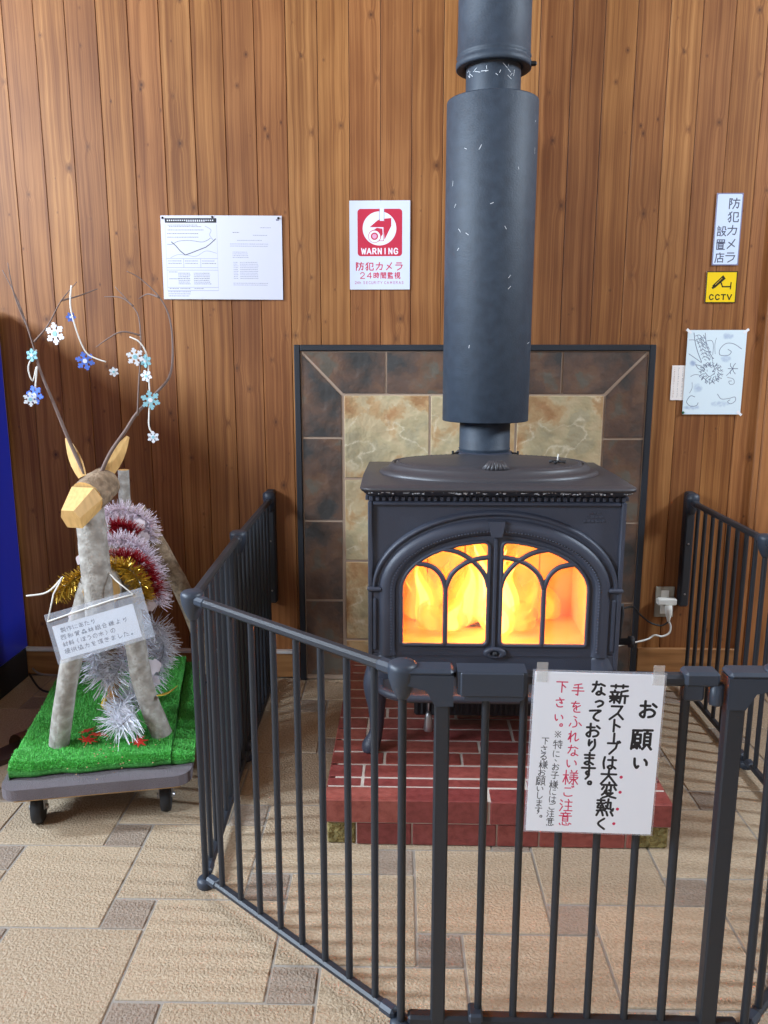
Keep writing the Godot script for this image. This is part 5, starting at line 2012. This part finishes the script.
func build_deer_placard() -> void:
	var n := thing("deer_placard", "white printed card in a clear sleeve hung from the deer's neck", "card", Vector3(-0.768, 0.557, 1.03))
	n.rotation_degrees = Vector3(-12, 6, 15)
	var img := blank(640, 270, c8(236, 238, 242))
	var ink := c8(74, 78, 90)
	text_row(img, "製作にあたり", Vector2(75, 48), 47, 40, 38, 2.3, ink)
	text_row(img, "西和賀森林組合様より", Vector2(62, 104), 54, 42, 38, 2.3, ink)
	text_row(img, "材料(ほうの木)の", Vector2(62, 160), 47, 40, 38, 2.3, ink)
	text_row(img, "提供協力を頂きました。", Vector2(62, 216), 52, 42, 38, 2.3, ink)
	var c := sheet("card", 0.204, 0.086, 0.001, img, 0.5, n)
	c.position = Vector3(-0.005, -0.006, 0)
	var sv := tool(false)
	cbox(sv, Vector3(0.006, 0.006, 0.0028), Vector3(0.246, 0.128, 0.001), 0.0003)
	obj("clear_sleeve", sv, M.sleeve, n)
	var cord := tool()
	tube(cord, [Vector3(-0.112, 0.052, 0.005), Vector3(-0.04, 0.056, 0.006), Vector3(0.05, 0.060, 0.006), Vector3(0.105, 0.059, 0.005)], [0.0022], 6)
	obj("cord", cord, M.string, n)
	var c2 := tool()
	tube(c2, [Vector3(-0.112, 0.052, 0.005), Vector3(-0.085, 0.115, -0.01), Vector3(-0.06, 0.15, -0.035)], [0.0018], 6)
	obj("cord", c2, M.string, n)
	var c3 := tool()
	tube(c3, [Vector3(0.105, 0.059, 0.005), Vector3(0.07, 0.105, -0.01), Vector3(0.045, 0.14, -0.04)], [0.0018], 6)
	obj("cord", c3, M.string, n)
	var c4 := tool()
	tube(c4, smooth_path([Vector3(-0.06, 0.15, -0.035), Vector3(-0.085, 0.13, -0.02), Vector3(-0.11, 0.122, -0.015), Vector3(-0.15, 0.128, -0.01)]), [0.0024], 6)
	obj("cord_end", c4, M.string, n)


func build_gate_notice() -> void:
	var n := thing("handwritten_notice", "laminated white notice with brushed black and red writing taped to the gate", "notice", Vector3(0.3125, 0.5775, 1.676))
	n.rotation_degrees.z = -1.1
	var k := 3.0
	var W := 213
	var H := 292
	var img := blank(int(W * k), int(H * k), c8(240, 243, 250))
	var blackk := c8(22, 24, 30)
	var red := c8(206, 40, 84)
	# positions in fractions of the sheet, from its top left corner
	var at := func(x: float, y: float) -> Vector2:
		var v := (y - 88 - (x - 108) * 0.041) / 720.0
		var u := (x - 108 + v * 40.0) / 578.0
		return Vector2(u * W * k, v * H * k)
	var put := func(rows: Array, size: float, r: float, c: Color) -> void:
		for q in rows:
			var e: float = q[3] if q.size() > 3 else size
			glyph(img, q[0], at.call(q[1], q[2]), e / 578.0 * W * k, e / 720.0 * H * k, r, c)
	put.call([["お", 615, 260, 80], ["願", 592, 392, 92], ["い", 588, 498, 72]], 80, 6.6, blackk)
	put.call([["薪", 483, 190, 82], ["ス", 476, 272, 72], ["ト", 473, 330, 58], ["ー", 466, 385, 44], ["ブ", 463, 430, 60], ["は", 448, 497, 64], ["大", 446, 560, 74], ["変", 448, 622, 74], ["熱", 432, 700, 80], ["く", 418, 778, 54]], 72, 5.6, blackk)
	put.call([["な", 393, 165, 66], ["っ", 392, 222, 58], ["て", 378, 282, 58], ["お", 370, 350, 66], ["り", 366, 415, 58], ["ま", 356, 478, 62], ["す", 352, 538, 66], ["。", 372, 572, 50]], 62, 5.6, blackk)
	put.call([["手", 300, 170, 58], ["を", 292, 245], ["ふ", 291, 312, 60], ["れ", 284, 377], ["な", 282, 440, 54], ["い", 275, 497], ["様", 272, 562, 72], ["ご", 262, 628], ["注", 254, 690, 60], ["意", 250, 752, 62]], 54, 2.9, red)
	put.call([["下", 228, 155, 54], ["さ", 221, 225, 46], ["い", 215, 290, 44], ["。", 236, 312, 40]], 50, 2.9, red)
	put.call([["※", 212, 366], ["特", 212, 412, 42], ["に", 206, 454], ["、", 214, 474], ["お", 203, 513], ["子", 200, 552, 38], ["様", 195, 594, 40], ["に", 192, 628], ["は", 190, 662], ["ご", 187, 696], ["注", 182, 728], ["意", 180, 766, 38]], 34, 1.7, blackk)
	put.call([["下", 155, 395], ["さ", 150, 432], ["る", 147, 465], ["様", 147, 502, 40], ["お", 140, 538], ["願", 136, 576, 42], ["い", 132, 612], ["し", 130, 644], ["ま", 129, 679], ["す", 126, 712], ["。", 146, 730]], 34, 1.7, blackk)
	for q in [[503, 563], [500, 632], [490, 710], [475, 778]]:
		disc(img, at.call(q[0], q[1]), 8.0, red)
	sheet("paper", 0.210, 0.286, 0.0012, img, 0.35, n)
	var edge := tool(false)
	cbox(edge, Vector3(0, 0, -0.0012), Vector3(0.217, 0.293, 0.0008), 0.0002)
	obj("laminate_edge", edge, M.sleeve, n)
	for s in [-1, 1]:
		var tp := tool(false)
		cbox(tp, Vector3(s * 0.094, 0.143, 0.0016), Vector3(0.018, 0.034, 0.0006), 0.0001)
		obj("tape", tp, M.tape, n)


func build_wall_papers() -> void:
	var z := 0.002
	# double sheet: road map and letter
	var img := blank(840, 560, c8(216, 216, 228))
	var ink := c8(44, 44, 56)
	var pale := c8(128, 128, 148)
	img.fill_rect(Rect2i(30, 18, 360, 30), c8(30, 30, 36))
	for k in 22:
		img.fill_rect(Rect2i(44 + k * 15, 28, 9, 9 if k < 9 or k > 17 else 13), c8(220, 220, 228))
	img.fill_rect(Rect2i(30, 60, 1, 440), pale)
	img.fill_rect(Rect2i(390, 60, 1, 440), pale)
	for y in [285, 345, 362, 478, 500]:
		img.fill_rect(Rect2i(30, y, 360, 2), pale)
	for x in [150, 270]:
		img.fill_rect(Rect2i(x, 285, 2, 60), pale)
	var scribble := func(x0: int, y: int, l: int, c: Color) -> void:
		var x := x0
		while x < x0 + l:
			var w := rng.randi_range(4, 11)
			img.fill_rect(Rect2i(x, y, w, 3), c)
			x += w + 3
	for y in [62, 72, 94, 118, 142]:
		scribble.call(40 + rng.randi_range(0, 20), y, rng.randi_range(180, 260), ink)
	for q in [[40, 300], [40, 316], [160, 300], [160, 316], [280, 300], [280, 316]]:
		scribble.call(q[0], q[1], 90, ink)
	for j in 7:
		scribble.call(110, 382 + j * 12, 80, ink)
		scribble.call(220, 382 + j * 12, 110, ink)
	for q in [[44, 374], [44, 420], [44, 486], [120, 486], [220, 486], [34, 508], [34, 522], [34, 536]]:
		scribble.call(q[0], q[1], 150 if q[0] == 34 else 60, ink)
	line(img, [Vector2(70, 175), Vector2(100, 200), Vector2(130, 235), Vector2(165, 262), Vector2(215, 245), Vector2(260, 228), Vector2(310, 210), Vector2(345, 185), Vector2(380, 155)], 2.4, ink)
	line(img, [Vector2(40, 190), Vector2(75, 190), Vector2(120, 170), Vector2(200, 165), Vector2(290, 175), Vector2(345, 150)], 1.0, ink, true)
	line(img, [Vector2(60, 280), Vector2(110, 260), Vector2(165, 262), Vector2(240, 270), Vector2(310, 235), Vector2(385, 250)], 1.0, pale, true)
	line(img, [Vector2(310, 70), Vector2(350, 95), Vector2(340, 130), Vector2(370, 170)], 1.2, pale, true)
	scribble.call(690, 78, 70, pale)
	scribble.call(500, 110, 46, ink)
	scribble.call(640, 128, 90, pale)
	scribble.call(530, 162, 170, pale)
	for y in [186, 200]:
		scribble.call(480, y, 260, pale)
	for y in [240, 252, 264, 276]:
		scribble.call(496, y, 100, pale)
	for j in 10:
		scribble.call(500, 308 + j * 12, 30, pale)
		scribble.call(545, 308 + j * 12, 120, pale)
	for y in [448, 460]:
		scribble.call(496, y, 240, pale)
	img.fill_rect(Rect2i(412, 0, 2, 560), c8(218, 218, 228))
	img.fill_rect(Rect2i(800, 22, 20, 12), pale)
	var a := thing("posted_sheet", "wide white sheet with a road map and a letter pinned to wall", "paper", Vector3(-0.653, 1.560, z + 0.002))
	sheet("paper", 0.424, 0.282, 0.0008, img, 0.6, a, 0.004)
	a.rotation_degrees.z = -0.4
	for p in [Vector3(-0.205, 0.133, 0.001), Vector3(-0.03, 0.136, 0.003), Vector3(0.2, 0.133, 0.001)]:
		var pin := tool()
		tube(pin, [p, p + Vector3(0, 0, 0.004)], [0.004, 0.0032], 8)
		obj("pin", pin, M.black, a)
	# red and white camera warning
	var w2 := 565
	var h2 := 826
	var wi := blank(w2, h2, c8(214, 218, 234))
	var red := c8(196, 40, 66)
	var off := Vector2(85, 92)
	var box := PackedVector2Array()
	for q in [[545, 200, -PI / 2], [545, 573, 0.0], [192, 573, PI / 2], [192, 200, PI]]:
		for k in 7:
			var an: float = q[2] + PI / 2 * k / 6.0
			box.append(Vector2(q[0], q[1]) - off + Vector2(cos(an), sin(an)) * 32)
	poly_fill(wi, box, red)
	disc(wi, Vector2(365, 348) - off, 157, c8(230, 232, 244))
	poly_fill(wi, PackedVector2Array([Vector2(280, 330) - off, Vector2(345, 275) - off, Vector2(372, 262) - off, Vector2(475, 252) - off, Vector2(475, 325) - off, Vector2(412, 452) - off, Vector2(404, 335) - off]), red)
	wi.fill_rect(Rect2i(368 - 85, 160 - 92, 42, 118), c8(226, 230, 244))
	seg(wi, Vector2(364, 168) - off, Vector2(364, 274) - off, 2.0, c8(120, 110, 140))
	seg(wi, Vector2(408, 168) - off, Vector2(408, 274) - off, 2.0, c8(120, 110, 140))
	poly_fill(wi, PackedVector2Array([Vector2(278, 334) - off, Vector2(404, 334) - off, Vector2(404, 462) - off, Vector2(278, 462) - off]), c8(230, 232, 244))
	line(wi, [Vector2(278, 334) - off, Vector2(404, 334) - off, Vector2(404, 462) - off, Vector2(340, 462) - off], 2.5, red)
	poly_fill(wi, PackedVector2Array([Vector2(300, 370) - off, Vector2(340, 342) - off, Vector2(392, 350) - off, Vector2(395, 400) - off, Vector2(370, 440) - off, Vector2(340, 440) - off]), red)
	disc(wi, Vector2(320, 420) - off, 60, red)
	disc(wi, Vector2(318, 422) - off, 54, c8(232, 234, 246))
	disc(wi, Vector2(318, 420) - off, 34, red)
	disc(wi, Vector2(318, 420) - off, 22, c8(224, 160, 190))
	text_row(wi, "WARNING", Vector2(217, 558) - off, 50, 40, 56, 5.6, c8(236, 236, 246))
	text_row(wi, "防犯カメラ", Vector2(180, 700) - off, 92, 74, 78, 4.6, red)
	text_row(wi, "24時間監視", Vector2(203, 786) - off, 66, 52, 58, 3.6, red)
	var tail := "24hSECURITYCAMERAS"
	var xs := [140, 160, 183, 220, 247, 272, 297, 320, 342, 358, 383, 418, 444, 474, 505, 528, 556, 582]
	for i in tail.length():
		glyph(wi, tail[i], Vector2(xs[i], 853) - off, 19, 26, 1.7, c8(176, 90, 130))
	var b := thing("warning_sign", "white and red camera warning sign with a round pictogram on wall", "sign", Vector3(-0.100, 1.600, z + 0.001))
	sheet("plate", 0.210, 0.296, 0.0012, wi, 0.4, b)
	# tall blue-white sign and the yellow one below it
	var w3 := 300
	var h3 := 820
	var bi := blank(w3, h3, c8(132, 130, 160))
	var inner := PackedVector2Array()
	for q in [[272, 28, -PI / 2], [272, 792, 0.0], [28, 792, PI / 2], [28, 28, PI]]:
		for k in 5:
			var an: float = q[2] + PI / 2 * k / 4.0
			inner.append(Vector2(q[0], q[1]) + Vector2(cos(an), sin(an)) * 16)
	poly_fill(bi, inner, c8(214, 226, 246))
	var slate := c8(74, 78, 100)
	var pos := [["防", 205, 118], ["犯", 205, 268], ["カ", 205, 420], ["メ", 205, 575], ["ラ", 205, 728]]
	for q in pos:
		glyph(bi, q[0], Vector2(q[1], q[2]), 122, 122, 6.0, slate)
	for q in [["設", 84, 428], ["置", 84, 582], ["店", 84, 732]]:
		glyph(bi, q[0], Vector2(q[1], q[2]), 104, 114, 5.4, slate)
	var c := thing("camera_notice_sign", "tall narrow blue-white sign with two columns of grey characters on wall", "sign", Vector3(1.0915, 1.648, z + 0.001))
	sheet("plate", 0.090, 0.236, 0.0014, bi, 0.35, c)
	var ci := blank(420, 420, c8(26, 24, 14))
	ci.fill_rect(Rect2i(12, 12, 396, 396), c8(246, 206, 16))
	var kk := c8(26, 24, 18)
	poly_fill(ci, PackedVector2Array([Vector2(86, 190), Vector2(226, 52), Vector2(262, 96), Vector2(124, 222)]), kk)
	poly_fill(ci, PackedVector2Array([Vector2(80, 214), Vector2(98, 196), Vector2(118, 220), Vector2(98, 236)]), kk)
	seg(ci, Vector2(128, 176), Vector2(214, 92), 3.0, c8(246, 206, 16))
	line(ci, [Vector2(204, 150), Vector2(228, 204), Vector2(330, 204)], 9, kk)
	seg(ci, Vector2(340, 150), Vector2(336, 232), 8, kk)
	text_row(ci, "CCTV", Vector2(86, 342), 82, 62, 70, 8.0, kk)
	var d := thing("camera_sticker", "small yellow square CCTV sticker with a black camera on wall", "sign", Vector3(1.085, 1.457, z + 0.001))
	sheet("plate", 0.106, 0.106, 0.0012, ci, 0.35, d)
	# pencil drawing with a small note tucked under its edge
	var di := blank(520, 740, c8(222, 236, 242))
	var pen := Color(0.34, 0.38, 0.47, 0.85)
	var soft := Color(0.55, 0.62, 0.76, 0.05)
	var S := func(x: float, y: float) -> Vector2: return Vector2((x - 90 + (y - 50) * 0.065) * 0.86, (y - 50) * 0.86)
	var draw := func(pts: Array, r: float, c2: Color) -> void:
		var q := []
		for i in range(0, pts.size(), 2):
			q.append(S.call(pts[i], pts[i + 1]))
		line(di, q, r, c2, true)
	draw.call([150, 80, 165, 180, 190, 270, 230, 370], 3.0, pen)
	draw.call([265, 80, 280, 200, 320, 290, 350, 340], 2.6, pen)
	for k in 7:
		draw.call([165 + k * 12, 110 + k * 38, 205 + k * 10, 100 + k * 36, 240 + k * 12, 130 + k * 36], 2.2, pen)
		draw.call([175 + k * 14, 140 + k * 34, 195 + k * 14, 175 + k * 30], 1.8, pen)
	draw.call([100, 150, 150, 150, 200, 170], 1.8, pen)
	draw.call([100, 290, 160, 330, 230, 380], 2.4, pen)
	draw.call([280, 160, 330, 155, 350, 200, 345, 300], 2.0, pen)
	draw.call([380, 130, 365, 200, 370, 290], 1.8, pen)
	draw.call([640, 240, 560, 190, 480, 185, 420, 240, 420, 300, 500, 305, 535, 270, 500, 245], 2.4, pen)
	draw.call([170, 400, 200, 440, 260, 455, 230, 415, 170, 400], 2.4, pen)
	for k in 16:
		var an := TAU * k / 16.0
		draw.call([330 + cos(an) * 70, 470 + sin(an) * 60, 330 + cos(an + 0.2) * 95, 480 + sin(an + 0.2) * 85, 330 + cos(an + 0.1) * 125, 485 + sin(an + 0.1) * 115], 2.6, pen)
	for k in 110:
		var an := rng.randf() * TAU
		var rr := 40.0 + 85.0 * sqrt(rng.randf())
		var px := 325 + cos(an) * rr
		var py := 480 + sin(an) * rr * 0.85
		draw.call([px, py, px + rng.randf_range(-14, 14), py + rng.randf_range(-6, 18)], 1.8, pen)
	for k in 60:
		var u := rng.randf()
		var px := 175 + u * 110 + rng.randf_range(0, 75)
		var py := 90 + u * 260
		draw.call([px, py, px + rng.randf_range(4, 16), py + rng.randf_range(8, 26)], 1.6, pen)
	draw.call([280, 410, 310, 395, 330, 430], 2.4, pen)
	draw.call([350, 400, 365, 440, 345, 470, 370, 465], 3.0, pen)
	draw.call([270, 480, 310, 520, 350, 500, 370, 480], 2.6, pen)
	draw.call([120, 520, 170, 500, 240, 520, 300, 580], 2.0, pen)
	for k in 6:
		var an := TAU * k / 6.0
		draw.call([555, 440, 555 + cos(an) * 30 - 10, 440 + sin(an) * 30, 555 + cos(an) * 50, 440 + sin(an) * 62], 2.6, pen)
	draw.call([490, 510, 520, 480, 555, 440], 2.2, pen)
	draw.call([500, 530, 560, 545, 570, 590, 530, 600, 515, 570, 545, 565], 2.0, pen)
	draw.call([400, 700, 440, 750, 520, 745, 580, 730, 585, 770, 540, 800, 505, 780, 530, 760], 2.2, pen)
	draw.call([200, 790, 180, 820, 120, 825, 80, 780, 120, 720, 165, 730], 2.4, pen)
	draw.call([110, 690, 135, 640, 135, 580], 1.8, pen)
	for q in [[500, 110, 40, 20], [480, 340, 36, 22], [190, 640, 34, 34], [430, 800, 70, 20], [130, 840, 60, 14], [140, 385, 20, 16]]:
		for k in 70:
			var an := rng.randf() * TAU
			var rad := sqrt(rng.randf())
			disc(di, S.call(q[0] + cos(an) * rad * q[2] * 1.3, q[1] + sin(an) * rad * q[3] * 1.3), rng.randf_range(6, 16), soft)
	var e := thing("pencil_drawing", "pencil drawing of a horned creature with swirls, taped to wall", "drawing", Vector3(1.084, 1.165, z + 0.0035))
	sheet("paper", 0.205, 0.294, 0.0008, di, 0.5, e)
	for p in [Vector3(-0.099, 0.143, 0.001), Vector3(0.099, 0.143, 0.001), Vector3(0.099, -0.143, 0.001)]:
		var tp := tool(false)
		cbox(tp, Vector3.ZERO, Vector3(0.022, 0.009, 0.0006), 0.0001, Transform3D(Basis(Vector3(0, 0, 1), 0.7 * signf(p.x * p.y)), p))
		obj("tape", tp, M.paper, e)
	var gp := tool()
	tube(gp, [Vector3(-0.100, -0.141, 0.001), Vector3(-0.100, -0.141, 0.005)], [0.005, 0.004], 10)
	obj("green_pin", gp, mat(c8(24, 92, 56), 0.4), e)
	var ni := blank(150, 310, c8(240, 232, 226))
	for j in 4:
		for k in 18:
			ni.fill_rect(Rect2i(18 + j * 34, 20 + k * 15, rng.randi_range(5, 9), rng.randi_range(5, 11)), c8(206, 180, 170) if j == 0 else c8(178, 176, 178))
	var f := thing("small_note", "small cream note with tiny columns of writing tucked under the drawing", "note", Vector3(0.968, 1.129, z + 0.001))
	sheet("paper", 0.064, 0.122, 0.0006, ni, 0.6, f)


func build_outlet() -> void:
	var n := thing("power_outlet", "beige metal wall outlet plate low on the wood wall", "outlet", Vector3(0.966, 0.318, 0.003))
	box_part("plate", Vector3.ZERO, Vector3(0.070, 0.118, 0.006), 0.002, M.grey_plate, n)
	for y in [0.028, -0.028]:
		box_part("socket", Vector3(0, y, 0.004), Vector3(0.030, 0.036, 0.004), 0.002, M.white_plastic, n)
	var p := thing("plug_adapter", "white plug adapter pushed into the wall outlet", "plug", Vector3(0.968, 0.326, 0.012))
	box_part("body", Vector3(0, 0, 0.012), Vector3(0.072, 0.026, 0.026), 0.005, M.white_plastic, p)
	var q := thing("white_cord", "white plug with its cord curving down towards the stove", "cord", Vector3(0.972, 0.31, 0.024))
	var pl := tool()
	tube(pl, [Vector3(0, 0.004, 0.012), Vector3(0, -0.012, 0.016), Vector3(0.001, -0.028, 0.016), Vector3(0.003, -0.050, 0.014), Vector3(0.004, -0.060, 0.012)], [0.013, 0.014, 0.012, 0.006, 0.004], 12)
	obj("plug", pl, M.white_plastic, q)
	var co := tool()
	tube(co, smooth_path([Vector3(0.004, -0.056, 0.012), Vector3(0.012, -0.075, 0.014), Vector3(0.008, -0.102, 0.016), Vector3(-0.02, -0.114, 0.02), Vector3(-0.05, -0.106, 0.03), Vector3(-0.09, -0.118, 0.05), Vector3(-0.2, -0.13, 0.08), Vector3(-0.34, -0.15, 0.10)]), [0.0036], 8)
	obj("cord", co, M.white_plastic, q)
	var r := thing("black_cord", "black cord looping from the outlet down behind the stove", "cord", Vector3(0.976, 0.292, 0.03))
	var bc := tool()
	tube(bc, smooth_path([Vector3(0.0, 0.0, 0.0), Vector3(0.004, -0.03, 0.006), Vector3(-0.022, -0.055, 0.008), Vector3(-0.066, -0.045, 0.01), Vector3(-0.11, -0.01, 0.02), Vector3(-0.15, 0.03, 0.05), Vector3(-0.22, 0.03, 0.1)]), [0.0032], 8)
	obj("cord", bc, M.black, r)
